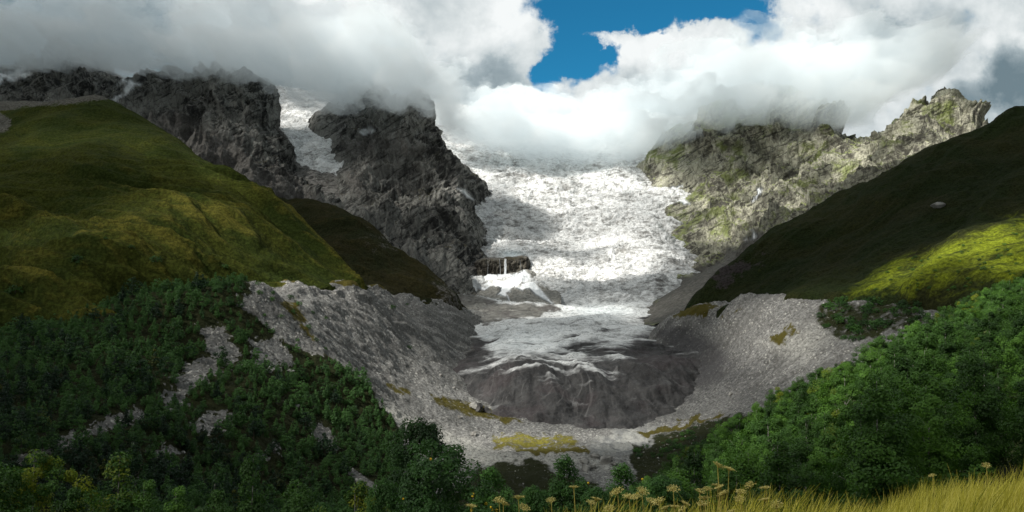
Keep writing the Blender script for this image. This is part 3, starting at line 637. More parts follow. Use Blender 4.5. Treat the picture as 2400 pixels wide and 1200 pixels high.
basin = Patch('moraine_valley', [
    (660, 745, 790), (700, 790, 790), (760, 838, 790), (830, 885, 790), (900, 950, 790), (950, 1005, 780),
    (620, 676, 800), (700, 661, 950), (830, 664, 1100), (900, 677, 1200), (960, 692, 1320), (1040, 707, 1450), (1090, 722, 1550),
    (750, 735, 905), (850, 755, 1000), (850, 850, 920), (950, 730, 1270), (950, 800, 1130), (950, 880, 1000), (1030, 760, 1320), (1030, 840, 1150), (1000, 930, 950), (1080, 920, 1090),
    (1000, 1000, 880), (1100, 985, 950), (1200, 1000, 950), (1400, 1015, 930), (1500, 1018, 920), (1600, 995, 940), (1100, 1045, 810), (1300, 1055, 785), (1500, 1050, 800), (1300, 1125, 650), (1450, 1130, 650),
    (1200, 1180, 580), (1400, 1200, 560), (1100, 1120, 660),
    (1250, 960, 1150), (1400, 930, 1350), (1400, 880, 1600), (1200, 880, 1500), (1100, 733, 1600), (1180, 740, 1620), (1120, 765, 1500), (1085, 775, 1400), (1060, 800, 1320), (1065, 870, 1190), (1120, 940, 1060), (1250, 800, 1650), (1500, 850, 1500),
    (1560, 748, 1330), (1640, 727, 1250), (1720, 706, 1180), (1800, 700, 1120), (1880, 702, 1060), (1950, 704, 1000), (2050, 708, 950), (2150, 718, 900), (2300, 735, 850),
    (1650, 785, 1220), (1690, 830, 1140), (1750, 780, 1100), (1800, 850, 980), (1850, 760, 1000), (1950, 800, 880), (2050, 800, 820), (1690, 895, 1050), (1650, 955, 985), (1800, 920, 880), (1750, 990, 820), (1900, 880, 830),
    (2000, 900, 720), (2150, 800, 750), (2300, 800, 650), (1600, 1035, 840), (1850, 1000, 700), (2200, 900, 600), (2600, 800, 560), (2600, 950, 450), (2000, 1050, 550), (1700, 1130, 600),
    (-300, 920, 420), (-300, 1050, 300), (0, 825, 570), (0, 900, 480), (0, 1000, 400), (0, 1100, 340), (0, 1200, 290), (150, 780, 640), (150, 900, 520), (150, 1050, 400), (300, 735, 690), (300, 850, 600), (300, 1000, 480),
    (300, 1150, 380), (450, 715, 730), (450, 850, 650), (450, 1000, 540), (450, 1150, 450), (600, 775, 755), (600, 900, 660), (600, 1050, 560), (600, 1180, 480), (750, 920, 740), (750, 1050, 630), (750, 1180, 540), (900, 1060, 700), (900, 1180, 570)],
    -420, 2640, 900, 300, 1700, 620, M_basin, basin_disp, basin_attr, 14, 1.25,
    back=[(-300, 830, 520, 100, 15), (-100, 815, 560, 90, 10), (0, 800, 600, 90, 12), (150, 762, 670, 90, 20), (250, 720, 700, 80, 25), (370, 683, 760, 80, 30), (480, 676, 770, 80, 30), (580, 672, 790, 60, 15)],
    extra=[tuple(P(px, py, Y)) for px, py, Y in ((640, 700, 1050), (760, 690, 1200), (830, 700, 1280), (900, 720, 1400), (500, 720, 1000), (700, 740, 1500), (1640, 770, 1450), (1800, 760, 1300), (2000, 770, 1150), (2300, 800, 1000), (300, 780, 950), (0, 880, 750), (-300, 950, 650))])

# ---- near slope carrying the birches, falling away from the meadow
def near_z():
    pts = []
    for Y, row in ((14, ((-400, -9), (600, -8), (1000, -7), (1500, -5.5), (2000, -4.6), (2700, -3.4))), (30, ((-400, -13), (600, -13.5), (1000, -13), (1500, -12.5), (2000, -9), (2700, -6))),
                   (60, ((-400, -22), (600, -25), (1000, -26), (1500, -25), (2000, -18), (2400, -13), (2800, -8))), (100, ((-400, -36), (600, -42), (1000, -44), (1500, -36), (1900, -24), (2350, -14), (2800, -3))),
                   (160, ((-400, -60), (600, -72), (1000, -78), (1500, -46), (1900, -27), (2300, -10), (2800, 10))), (220, ((-400, -80), (600, -98), (1100, -98), (1500, -60), (1900, -31), (2350, -3), (2800, 25))),
                   (300, ((600, -120), (1100, -122), (1400, -92), (1600, -72), (1900, -47), (2350, -5), (2800, 30))), (400, ((1100, -150), (1400, -118), (1700, -95), (2000, -62), (2400, -20), (2800, 15))),
                   (480, ((1100, -170), (1500, -135), (2000, -95), (2400, -60), (2800, -30)))):
        for px, z in row: pts.append(((px - 1200) / F * Y, Y, z))
    return pts
M_near = simple_mat('undergrowth', (.010, .016, .006), (.045, .060, .014), .35, .95, .8, .6, False)
def near_disp(X, Y, Z, px, py): return .8 * fbm2(X / 9, Y / 9, 4)
near = Patch('wooded_slope', [], -400, 2780, 420, 13, 470, 260, M_near, near_disp, None, 6, 1.6, extra=near_z())
M_meadow = simple_mat('meadow_soil', (.035, .032, .010), (.10, .085, .02), 1.2, .95, .6, .1, False)
def mead_z():
    pts = []
    for Y, row in ((0.8, ((-6, -1.75), (0, -1.7), (6, -1.6))), (4, ((-8, -2.6), (-3, -2.45), (0, -2.05), (3, -1.9), (7, -1.7))), (7, ((-10, -3.5), (-5, -3.4), (-1, -2.66), (.6, -2.22), (3, -2.25))), (9, ((-10, -4.5), (-5, -4.4), (0, -3.3), (3, -2.9), (5.5, -2.45), (9, -2.05))),
                   (12, ((-13, -5.8), (-5, -5.6), (0, -4.9), (4, -3.9), (8, -3.0), (12, -2.5))), (16, ((-16, -9), (-5, -8.5), (0, -7.2), (5, -5.6), (10, -4.3), (15, -3.5))), (22, ((-20, -13), (0, -12), (10, -9), (20, -7)))):
        for x, z in row: pts.append((x, Y, z))
    return pts
_mf = rbf(mead_z(), .8)
_gx, _gy = np.meshgrid(np.linspace(-22, 22, 160), np.linspace(.6, 20, 120))
_gz = _mf(_gx, _gy) + .10 * fbm2(_gx / 1.3, _gy / 1.3, 3)
tag(mesh_obj('meadow', np.stack([_gx, _gy, _gz], -1).reshape(-1, 3), grid_faces(120, 160), M_meadow), kind='structure')
# wide ground under everything, out to the horizon
M_ground = simple_mat('valley_ground', (.03, .035, .012), (.07, .07, .03), .01, .95, .2, 1, False)
_gx, _gy = np.meshgrid(np.linspace(-14000, 14000, 120), np.linspace(-9000, 14000, 120))
_gz = -330 - 60 * fbm2(_gx / 2500, _gy / 2500, 3) * .5
tag(mesh_obj('ground', np.stack([_gx, _gy, _gz], -1).reshape(-1, 3), grid_faces(120, 120), M_ground), kind='structure')

# ================================================================== CLOUDS
def volume_mat(name, dens, colour, g_=.0):
    m, nt = new_mat(name)
    v = node(nt, 'ShaderNodeVolumePrincipled', {'Color': (*colour, 1), 'Density': dens, 'Anisotropy': g_})
    node(nt, 'ShaderNodeOutputMaterial', {'Volume': v.outputs[0]}); return m
M_cloud = volume_mat('cloud_vapour', .0085, (.945, .983, 1))
def cloud_bank(name, px0, px1, py0, py1, nx, ny, Yf, bottom, soft, Tf, top, seed, wob):
    """a closed lens of vapour lying along the mountainside; thickness runs out to nothing at its rim"""
    px, py = np.meshgrid(np.linspace(px0, px1, nx), np.linspace(py0, py1, ny))
    bx, by = np.array(bottom).T
    n = fbm2(px / 120 + seed, py / 80, 6, .55); n2 = fbm2(px / 34 + seed, py / 26, 5, .6)
    b = np.interp(px, bx, by)
    edge = (b - py + wob * n + wob * .45 * n2) / soft
    t = sstep(0, 1, edge) ** 1.4 * (1 + .5 * n + .25 * n2)
    tx, t0_, t1_ = np.array(top, float).T; t0_ = np.interp(px, tx, t0_); t1_ = np.interp(px, tx, t1_)
    t *= sstep(0, 1, (py + 40 * n - t0_) / (t1_ - t0_))
    t *= sstep(px0, px0 + 120, px) * sstep(px1, px1 - 120, px)
    Y = Yf(px); T = np.maximum(Tf * t, 0)
    cx = (px - 1200) / F; c2 = (600 - py) / F; dy = cp - c2 * sp; dz = sp + c2 * cp
    s = Y / dy; x = cx * s; z = dz * s
    big = 60 * fbm2(px / 90 + seed + 5, py / 70, 4)
    V = np.concatenate([np.stack([x, Y - T * .5 + big * t, z], -1).reshape(-1, 3), np.stack([x, Y + T * .5 + big * t + .2, z], -1).reshape(-1, 3)])
    fq = grid_faces(ny, nx); N = nx * ny
    keep = (T.ravel()[fq].max(1) > 0.5)
    fq = fq[keep]
    # rim: edges used by one face only
    ed = np.concatenate([fq[:, [0, 1]], fq[:, [1, 2]], fq[:, [2, 3]], fq[:, [3, 0]]])
    key = np.sort(ed, 1); kk = key[:, 0].astype(np.int64) * N + key[:, 1]
    u_, inv, cnt = np.unique(kk, return_inverse=True, return_counts=True)
    rim = ed[cnt[inv] == 1]
    side = np.stack([rim[:, 1], rim[:, 0], rim[:, 0] + N, rim[:, 1] + N], 1)
    Fq = np.concatenate([fq[:, ::-1], fq + N, side[:, ::-1]])
    used = np.unique(Fq); rm = np.full(2 * N, -1); rm[used] = np.arange(len(used))
    return tag(mesh_obj(name, V[used], rm[Fq], M_cloud), kind='structure')
cloud_bank('cloud_bank', -420, 1105, -60, 420, 420, 160, lambda p: np.interp(p, (-400, 300, 650, 1250), (2330, 2280, 2250, 2180)),
           [(-400, 185), (0, 175), (70, 182), (150, 158), (210, 170), (300, 190), (380, 182), (440, 196), (520, 208), (600, 222), (650, 250), (720, 268), (800, 268), (880, 266), (960, 285), (1020, 305), (1060, 350), (1260, 375)],
           75, 420, [(-400, -40, 130), (900, -20, 150), (1040, 110, 240), (1260, 200, 320)], 3.1, 20)
cloud_bank('cloud_bank', 960, 2260, -60, 460, 380, 170, lambda p: np.interp(p, (960, 1300, 1550, 1700, 1950, 2250), (2800, 3000, 2900, 2700, 2480, 2350)),
           [(960, 300), (1060, 345), (1150, 372), (1250, 392), (1350, 402), (1450, 395), (1540, 382), (1620, 350), (1700, 318), (1800, 310), (1900, 316), (1960, 325), (2030, 318), (2080, 268), (2120, 235), (2180, 215), (2260, 180)],
           70, 420, [(960, 120, 250), (1180, 180, 290), (1470, 190, 300), (1560, 110, 240), (1750, 40, 190), (2260, 20, 150)], 8.4, 18)

# ---- unseen cloud deck added above the frame, gaps shaped to place sun and shade
DECK_H = 1750.0
def on_deck(px, py, Y):
    p = P(px, py, Y); k = (DECK_H - p[2]) / SUN.z; return p[0] + SUN.x * k, p[1] + SUN.y * k
def hit(px, py):
    """depth of the first hillside seen in a direction"""
    best = None
    for pt in (hill, spur, rock1, rock2, hang, ice, rock3, hillR, basin):
        a = (px - 1200) / F
        if not pt.a[0] < a < pt.a[-1]: continue
        ys = np.linspace(pt.Y[0], pt.Y[-1], 900); p = pt.px(np.full(900, float(px)), ys); _, q_ = proj(p[:, 0], p[:, 1], p[:, 2])
        i = np.nonzero((q_[:-1] > py) & (q_[1:] <= py))[0]
        if len(i) and (best is None or ys[i[0]] < best): best = ys[i[0]]
    return best
# (photo px, py, depth, radius along x, radius along y, amount of sun)
SUNNY = [
    (1350, 260, 2850, 800, 560, .85), (1190, 668, 1900, 80, 70, .9), (1380, 520, 2430, 330, 420, .5), (1340, 735, 1600, 260, 130, .45), (1750, 200, 2500, 600, 420, 1.0), (2000, 180, 2400, 300, 300, .9), (900, 150, 2250, 200, 260, .4), (300, 80, 2300, 900, 200, .08), (950, 450, 2150, 260, 300, .38), (500, 330, 2200, 300, 240, .28), (720, 330, 2450, 130, 170, .8), (600, 420, 2050, 160, 100, .3), (880, 380, 2250, 80, 90, .35), (1050, 600, 1950, 90, 110, .2),
    (400, 350, 1370, 60, 50, .7), (450, 385, 1340, 55, 45, 1.0), (500, 420, 1310, 50, 40, 1.0), (545, 450, 1290, 45, 35, .7), (200, 330, 1300, 260, 130, .36), (250, 540, 900, 330, 120, .42), (500, 600, 900, 200, 100, .42), (700, 600, 1030, 120, 80, .2),
    (100, 730, 640, 150, 60, .22),
    (1300, 380, 3000, 150, 160, .9), (1400, 480, 2600, 180, 150, .75), (1250, 470, 2600, 220, 210, .85), (1190, 520, 2400, 190, 200, .85), (690, 290, 2550, 200, 260, .9), (1450, 560, 2280, 140, 120, .8), (1250, 640, 1980, 150, 90, .55), (1370, 640, 1980, 170, 90, .95), (1480, 600, 2100, 110, 100, .8), (1560, 460, 2650, 90, 130, .8), (1200, 640, 1930, 90, 60, .45), (1350, 725, 1650, 260, 100, .6),
    (1250, 800, 1350, 150, 110, .22), (1300, 890, 1080, 220, 110, .32),
    (2250, 300, 2150, 110, 130, .9), (2120, 270, 2350, 120, 120, .7), (2150, 350, 2130, 110, 100, .95), (2000, 420, 2150, 110, 90, .95), (1880, 480, 2060, 100, 90, .9), (1760, 500, 2200, 90, 110, .95), (1650, 480, 2450, 90, 150, .9), (1690, 540, 2200, 80, 80, .9), (1860, 290, 2600, 50, 60, .8),
    (2150, 640, 950, 85, 75, 1.0), (2280, 590, 980, 100, 80, 1.0), (2420, 540, 980, 120, 95, 1.0), (2350, 640, 850, 80, 60, .9), (2050, 680, 950, 40, 40, .6),
    (750, 790, 880, 140, 140, .62), (900, 790, 1020, 190, 190, .72), (1000, 960, 900, 130, 80, .6), (1150, 740, 1550, 120, 110, .4), (1250, 1035, 800, 170, 70, .9), (1480, 1010, 900, 130, 80, .6), (1800, 770, 1030, 150, 150, .5), (1880, 850, 880, 110, 100, .5),
    (2250, 780, 180, 70, 70, 1.0), (1950, 950, 150, 60, 60, .7), (1600, 1080, 170, 50, 50, .7), (2400, 900, 90, 40, 40, .4), (1250, 1190, 9, 40, 40, 1.0), (1050, 1100, 28, 55, 55, 1.0), (580, 910, 640, 90, 55, .5), (720, 890, 720, 80, 55, .8), (370, 850, 590, 50, 40, .4), (250, 980, 450, 120, 70, .25), (550, 1080, 520, 120, 60, .3), (300, 1100, 90, 90, 50, .7), (100, 850, 560, 120, 60, .2)]
SHADY = [(200, 90, 2280, 900, 260, .8), (120, 960, 450, 130, 90, .6), (1740, 370, 2560, 230, 190, 1.0), (1620, 370, 2700, 120, 180, 1.0), (1860, 400, 2450, 100, 90, .95), (1640, 590, 2050, 60, 70, .6), (2000, 560, 1250, 190, 150, .7), (2250, 430, 1250, 200, 160, .7), (1780, 640, 1250, 110, 150, .6), (2380, 960, 70, 40, 40, .7)]
_dx, _dy = np.meshgrid(np.linspace(-5200, 4200, 560), np.linspace(-5200, 3300, 500))
_wx = fbm2(_dx / 200, _dy / 200, 5); _wy = fbm2(_dx / 200 + 40, _dy / 200, 5)
_s = np.full(_dx.shape, .07)
for px, py, Y, rx, ry, a in SUNNY:
    if 400 < Y and py > 300: Y = hit(px, py) or Y
    ox, oy = on_deck(px, py, Y); _s = np.maximum(_s, a * np.exp(-(((_dx - ox) / rx + .45 * _wx) ** 2 + ((_dy - oy) / ry + .45 * _wy) ** 2) ** 1.5))
_far = np.maximum(np.abs(_dx + 500) / 4700, np.abs(_dy + 950) / 4250)
_s = np.maximum(_s, sstep(.80, 1.0, _far + .12 * fbm2(_dx / 900, _dy / 900, 4)))
for px, py, Y, rx, ry, a in SHADY:
    if Y > 400: Y = hit(px, py) or Y
    ox, oy = on_deck(px, py, Y); _s *= 1 - a * np.exp(-(((_dx - ox) / rx + .45 * _wx) ** 2 + ((_dy - oy) / ry + .45 * _wy) ** 2) ** 1.5)
_s = np.clip(_s, 0, 1)
_th = 20 + 90 * (1 - _s) * (1 + .5 * fbm2(_dx / 500, _dy / 500, 5))
m_deck, nt = new_mat('unseen_cloud_deck'); tr = node(nt, 'ShaderNodeBsdfTransparent')
df = node(nt, 'ShaderNodeBsdfDiffuse', {'Color': (.85, .87, .9, 1)}); tl = node(nt, 'ShaderNodeBsdfTranslucent', {'Color': (.42, .45, .48, 1)})
mx = node(nt, 'ShaderNodeMixShader', {0: .55, 1: df.outputs[0], 2: tl.outputs[0]})
node(nt, 'ShaderNodeOutputMaterial', {'Surface': node(nt, 'ShaderNodeMixShader', {0: math_(nt, 'SQRT', attr(nt, 'thin'), clamp=True), 1: mx.outputs[0], 2: tr.outputs[0]}).outputs[0]})
_N = _dx.size; _und = DECK_H - 25 + 30 * fbm2(_dx / 240, _dy / 240, 4)
_V = np.concatenate([np.stack([_dx, _dy, _und + _th], -1).reshape(-1, 3), np.stack([_dx, _dy, _und], -1).reshape(-1, 3)])
_f = grid_faces(500, 560)
tag(mesh_obj('unseen_cloud_deck', _V, np.concatenate([_f, (_f + _N)[:, ::-1]]), m_deck, attrs={'thin': np.concatenate([_s.ravel()] * 2)}), kind='structure')

# ================================================================== VEGETATION
def leaf_quads(C, S, N, r, aspect=.6):
    """one small pointed leaf (or leaf tuft) per centre"""
    n = len(C); a = r.normal(size=(n, 3)); t = np.cross(N, a); t /= np.linalg.norm(t, axis=1)[:, None] + 1e-9
    b = np.cross(N, t); b /= np.linalg.norm(b, axis=1)[:, None] + 1e-9
    S = S[:, None]
    V = np.stack([C - t * S, C - b * S * aspect + N * S * .15, C + t * S, C + b * S * aspect + N * S * .15], 1).reshape(-1, 3)
    return V, np.arange(4 * n).reshape(n, 4)
def tube(pts, rad, k=6):
    pts = np.array(pts, float); n = len(pts); d = np.gradient(pts, axis=0); d /= np.linalg.norm(d, axis=1)[:, None] + 1e-9
    ref = np.where(np.abs(d[:, 2:3]) > .9, np.array([[1., 0, 0]]), np.array([[0, 0, 1.]]))
    u = np.cross(d, ref); u /= np.linalg.norm(u, axis=1)[:, None] + 1e-9; v = np.cross(d, u)
    th = np.linspace(0, 2 * np.pi, k, endpoint=False)
    V = pts[:, None] + (np.cos(th)[None, :, None] * u[:, None] + np.sin(th)[None, :, None] * v[:, None]) * np.array(rad)[:, None, None]
    f = []
    for i in range(n - 1):
        for j in range(k): f.append((i * k + j, i * k + (j + 1) % k, (i + 1) * k + (j + 1) % k, (i + 1) * k + j))
    return V.reshape(-1, 3), np.array(f)
def join(parts):
    V = []; Fq = []; o = 0
    for v, f in parts: V.append(v); Fq.append(f + o); o += len(v)
    return np.concatenate(V), np.concatenate(Fq)
def clumps(r, n, h0, h1, w, shape, lump=.35, shell=.55):
    """clump centres through a crown: shape(t) is the radius profile from bottom (0) to top (1)"""
    t = r.uniform(0, 1, n * 3); keep = r.uniform(0, 1, n * 3) < (np.array([shape(x) for x in t]) + .08); t = t[keep][:n]
    th = r.uniform(0, 2 * np.pi, len(t)); k = np.sqrt(r.uniform(shell ** 2, 1, len(t)))
    ph = r.uniform(0, 6.28, 4)
    lob = 1 + lump * (np.sin(th * 2 + ph[0] + t * 5) * .5 + np.sin(th * 3 + ph[1] - t * 9) * .5)
    rad = np.array([shape(x) for x in t]) * w * k * lob
    return np.stack([np.cos(th) * rad, np.sin(th) * rad, h0 + (h1 - h0) * t], 1), t
def foliage(r, cen, crad, per, ls, axis_h, out=.8, flat=.8):
    """leaves round clump centres"""
    n = len(cen); C = np.repeat(cen, per, 0); cr = np.repeat(crad, per)[:, None]
    d = r.normal(size=(n * per, 3)); d /= np.linalg.norm(d, axis=1)[:, None]
    d = d * r.uniform(.35, 1, (n * per, 1)) ** .6; d[:, 2] *= flat
    Q = C + d * cr
    up = Q - np.array([[0, 0, axis_h]]); up[:, 2] = up[:, 2] * .6 + 1.0
    up /= np.linalg.norm(up, axis=1)[:, None] + 1e-9
    N = up * out + d * .9 + r.normal(size=Q.shape) * .42; N /= np.linalg.norm(N, axis=1)[:, None] + 1e-9
    V, Fq = leaf_quads(Q, r.uniform(.7, 1.3, len(Q)) * ls, N, r)
    tint = np.repeat(np.repeat(r.uniform(0, 1, n), per) * .75 + r.uniform(0, .25, n * per), 4)
    return V, Fq, tint
def limbs(r, h, trunk_r, cen, nb, bend):
    n = 9; t = np.linspace(0, 1, n)
    pts = np.stack([bend[0] * np.sin(t * 2.6) * t, bend[1] * np.sin(t * 2.1) * t, t * h * .96], 1)
    ps = [tube(pts, trunk_r * (1 - t * .93) + .008, 7)]
    for c in cen[r.choice(len(cen), min(nb, len(cen)), replace=False)]:
        k = np.clip(c[2] / h - r.uniform(.10, .22), .12, .9)
        b = np.array([np.interp(k, t, pts[:, i]) for i in range(3)]); m = (b + c) / 2 + np.array([0, 0, .12 * np.linalg.norm(c - b)])
        rr = trunk_r * (1 - k * .9) * .45
        ps.append(tube([b, m, c], [rr, rr * .65, rr * .25 + .004], 5))
    return join(ps)
birch_shape = lambda t: max(0, math.sin(math.pi * min(1, .20 + .80 * t) ** .9)) ** .7 * (1.12 - .30 * t)
tall_shape = lambda t: max(0, math.sin(math.pi * (.10 + .90 * t) ** .75)) ** .9 * (1.15 - .55 * t)
round_shape = lambda t: max(0, math.sin(math.pi * (.18 + .80 * t))) ** .6
cone_shape = lambda t: (1 - t) ** .85 * (.25 + .75 * min(1, t * 6))
bush_shape = lambda t: max(0, math.sin(math.pi * (.30 + .66 * t))) ** .55

class Kind:                      # shared meshes of one tree form: trunk mesh, crown mesh
    def __init__(s, seed, h, w, base, shape, ncl, per, ls, crad, tr, nb, leafm, barkm, lump=.35, shell=.5, flat=.8, nm=('trunk', 'crown')):
        r = np.random.default_rng(seed); cen, t = clumps(r, ncl, h * base, h * .96, w / 2, shape, lump, shell)
        cr_ = crad * (1.15 - .45 * t) * r.uniform(.7, 1.3, len(t))
        V, Fq, tint = foliage(r, cen, cr_, per, ls, h * (base + .3), flat=flat)
        s.h = h; s.w = w
        s.crown = mesh_obj(nm[1], V, Fq, leafm, False, attrs={'tint': tint, 'yel': np.zeros(len(V))}, link=False)
        tv, tf = limbs(r, h, tr, cen, nb, r.uniform(-.5, .5, 2)); s.trunk = mesh_obj(nm[0], tv, tf, barkm, True, link=False)
        s.raw = (V, Fq, tint, tv, tf)
def plant(kind, name, p, height, label, cat, group=None, width=1.0, rz=None):
    o = bpy.data.objects.new(name, None); col.objects.link(o); s = height / kind.h
    o.location = p; o.scale = (s * width, s * width, s); o.rotation_euler = (0, 0, random.uniform(0, 6.28) if rz is None else rz)
    o.empty_display_size = .2
    tag(o, label, cat, group)
    for src in (kind.trunk, kind.crown):
        c = src.copy(); col.objects.link(c); c.parent = o
    return o
class Single:                    # far tree: one mesh, two materials
    def __init__(s, kind, nm='tree'):
        V, Fq, tint, tv, tf = kind.raw; s.h = kind.h; s.w = kind.w
        s.V = np.concatenate([V, tv]); s.F = np.concatenate([Fq, tf + len(V)]); s.m = np.r_[np.zeros(len(Fq), int), np.ones(len(tf), int)]
        s.t = np.r_[tint, np.zeros(len(tv))]; s.kind = kind
        s.o = mesh_obj(nm, s.V, s.F, [kind.crown.data.materials[0], kind.trunk.data.materials[0]], False, attrs={'tint': s.t, 'yel': s.t * 0}, fmat=s.m, link=False)
def stand(single, name, p, height, label, cat, group=None, width=1.0):
    o = single.o.copy(); o.name = name; col.objects.link(o); s = height / single.h
    o.location = p; o.scale = (s * width, s * width, s); o.rotation_euler = (0, 0, random.uniform(0, 6.28)); tag(o, label, cat, group); return o
def merged(singles, items, name, label, cat):
    """items: (index, position, height, width, angle, tint shift) -> one object for a wood that reads as one mass"""
    Vs = []; Fs = []; Ms = []; Ts = []; off = 0
    for k, p, h, wd, an, ts in items:
        s = singles[k]; q = h / s.h; c, sn = math.cos(an), math.sin(an)
        v = s.V * np.array([q * wd, q * wd, q]); v = np.stack([v[:, 0] * c - v[:, 1] * sn, v[:, 0] * sn + v[:, 1] * c, v[:, 2]], 1) + np.array(p)
        Vs.append(v); Fs.append(s.F + off); off += len(v); Ms.append(s.m); Ts.append(s.t * .6 + ts)
    V = np.concatenate(Vs); t = np.concatenate(Ts)
    k = singles[0].kind
    return tag(mesh_obj(name, V, np.concatenate(Fs), [k.crown.data.materials[0], k.trunk.data.materials[0]], False, attrs={'tint': t, 'yel': t * 0}, fmat=np.concatenate(Ms)), label, cat, None, 'stuff')

# ---- the wood on the outer slope of the left moraine
FK = [Kind(100 + i, 10, w, b, sh, n, per, .40, 1.15, .16, 4, M_leafF, M_barkD, lump=.45, shell=.35) for i, (w, b, sh, n, per) in enumerate(
      ((7.4, .10, round_shape, 44, 17), (6.4, .08, birch_shape, 42, 17), (8.0, .10, round_shape, 48, 17), (5.6, .05, tall_shape, 40, 17), (5.2, .04, cone_shape, 44, 16), (6.6, .06, tall_shape, 42, 17)))]
FS = [Single(k, 'forest_tree') for k in FK]
r = np.random.default_rng(5)
def wood_ok(px, py):
    n = 14 * fbm2(px / 26, py / 20, 3) + 10 * fbm2(px / 11, py / 8, 2)
    m = polymask(px + n * .5, py + n * .3, WOOD, 3) > .5
    for gp in GULLY: m &= ~(polymask(px + n * .8, py + n * .5, gp, 3) > .5)
    return m
def scatter(patch, px0, px1, Y0, Y1, step, jit, ok):
    out = []; y = Y0
    while y < Y1:
        dx = step / y * F
        xs = np.arange(px0, px1, dx); xs = xs + r.uniform(-.5, .5, len(xs)) * dx * jit
        ys = y + r.uniform(-.5, .5, len(xs)) * step * jit
        out.append(np.stack([xs, ys], 1)); y += step
    q = np.concatenate(out); p = patch.px(q[:, 0], q[:, 1]); px, py = proj(p[:, 0], p[:, 1], p[:, 2])
    k = ok(px, py); return p[k], px[k], py[k]
Pw, pxw, pyw = scatter(basin, -120, 1010, 318, 830, 7.6, .95, wood_ok)
thin = np.where(polymask(pxw, pyw, [(570, 720), (640, 660), (700, 770), (790, 850), (740, 870), (640, 860), (600, 800)], 20) > .5, .55, .96)
keep = r.uniform(size=len(Pw)) < thin; Pw, pxw, pyw = Pw[keep], pxw[keep], pyw[keep]
hw = 8.4 * np.exp(r.normal(0, .26, len(Pw))) * np.where(polymask(pxw, pyw, [(570, 700), (640, 640), (720, 780), (800, 850), (740, 880), (640, 860), (590, 800)], 20) > .5, .68, 1.0)
hw *= np.where(gauss(pxw, pyw, 470, 670, 110, 26) > .5, 1.15, 1.0)
vis = np.where((pxw > -20) & (pyw < 1215) , hw / Pw[:, 1], 0)
order = np.argsort(-vis); big = set(order[:300].tolist()); rest = []
for i in range(len(Pw)):
    px, py = pxw[i], pyw[i]; con = r.uniform() < .34
    k = 4 if con else int(r.choice([0, 1, 2, 3, 5]))
    if i in big:
        z = 'in the lower wood beneath the stony strip' if py > 1040 and px < 480 else 'in the lower wood near the bottom edge' if py > 1080 else 'on the wooded moraine slope beside grey rubble' if px > 560 else 'in the thick wood above the stony strip' if py < 1000 else 'at the edge of the diagonal stony strip'
        what = 'dark narrow pointed conifer' if con else 'dark green round crowned tree'
        stand(FS[k], 'conifer_tree' if con else 'forest_tree', Pw[i], hw[i] * (1.15 if con else 1), what + ' ' + z, 'conifer' if con else 'tree', 'trees of the left wood')
    elif px < 1020:
        rest.append((k, Pw[i], hw[i], r.uniform(.85, 1.15), r.uniform(0, 6.28), r.uniform(-.1, .6)))
merged(FS, rest, 'forest', 'dark wood covering the upper outer slope of the left moraine', 'forest')

# ---- low dark shrubs: on the hill, on the moraine crest, in the scrub patch, on the bright meadow
SK = [Kind(200 + i, 2.5, w, .05, bush_shape, 26, 14, .20, .55, .06, 3, M_leafS, M_barkD, shell=.3) for i, w in enumerate((3.4, 4.2, 2.8))]
SS = [Single(k, 'shrub') for k in SK]
def shrub(patch, px, Y, h, label, group=None, wd=1.0): stand(SS[random.randrange(3)], 'shrub', patch.px(px, Y) - np.array((0, 0, .1)), h, label, 'shrub', group, wd)
def find_Y(patch, px, py, Y0, Y1):
    ys = np.linspace(Y0, Y1, 500); p = patch.px(np.full(500, float(px)), ys); _, q = proj(p[:, 0], p[:, 1], p[:, 2])
    i = np.argmax(q <= py); return ys[i] if q[i] <= py else Y1
for px, py, h, lb in ((37, 692, 9, 'large dark round shrub alone on the lower grass hill near the frame edge'), (180, 615, 8, 'dark shrub in a grassy hollow midway up the lower left hill'), (356, 616, 7, 'dark shrub on a grass rib above the pointed wood top'),
                      (297, 583, 4, 'tiny dark shrub beside the rib line on the grass hill'), (526, 628, 5, 'dark low shrub on the grass just above the moraine trees'), (240, 562, 3, 'smallest dark shrub high on the grass hill')):
    shrub(hill, px, find_Y(hill, px, py, 600, 1300), h, lb, None, 1.2)
for px, py, h, lb in ((960, 818, 5, 'single dark shrub alone in the middle of the left grey moraine'), (920, 725, 6, 'wide dark shrub just below the left moraine crest'), (955, 715, 3, 'small dark shrub right of the wide one below the crest'), (800, 870, 5, 'dark shrub at the wood edge on the moraine rim')):
    shrub(basin, px, find_Y(basin, px, py, 760, 1600), h, lb, None, 1.3)
LS = [(605, 668), (630, 655), (655, 668), (640, 690), (680, 700), (700, 715), (735, 735), (765, 748), (690, 735), (640, 705), (610, 690), (725, 770), (700, 800), (640, 780), (675, 815), (745, 800), (660, 745), (622, 742), (770, 820), (790, 850), (815, 880), (845, 905), (830, 900), (870, 930)]
for px, py in LS:
    shrub(basin, px, find_Y(basin, px, py, 745, 1000), random.uniform(3, 5.5), 'dark shrub dotted along the rubble rim of the left moraine', 'shrubs on the left moraine rim')
q = r.uniform((1900, 702), (2180, 800), (220, 2)); q = q[polymask(q[:, 0], q[:, 1], SCRUB, 2) > .5]; n_ = fbm2(q[:, 0] / 40, q[:, 1] / 26, 3); q = q[n_ > -.25][:75]
for px, py in q: shrub(basin, px, find_Y(basin, px, py, 640, 1010), random.uniform(4, 8), 'dark low shrub in the scrubby end of the right moraine', 'shrubs of the right moraine scrub', 1.2)
for px in np.arange(1940, 2180, 9.0): shrub(basin, px + random.uniform(-4, 4), 1000 - (px - 1950) * .42 + random.uniform(-6, 4), random.uniform(2, 4.5), 'small dark shrub in the row along the right moraine crest', 'shrubs along the right crest')
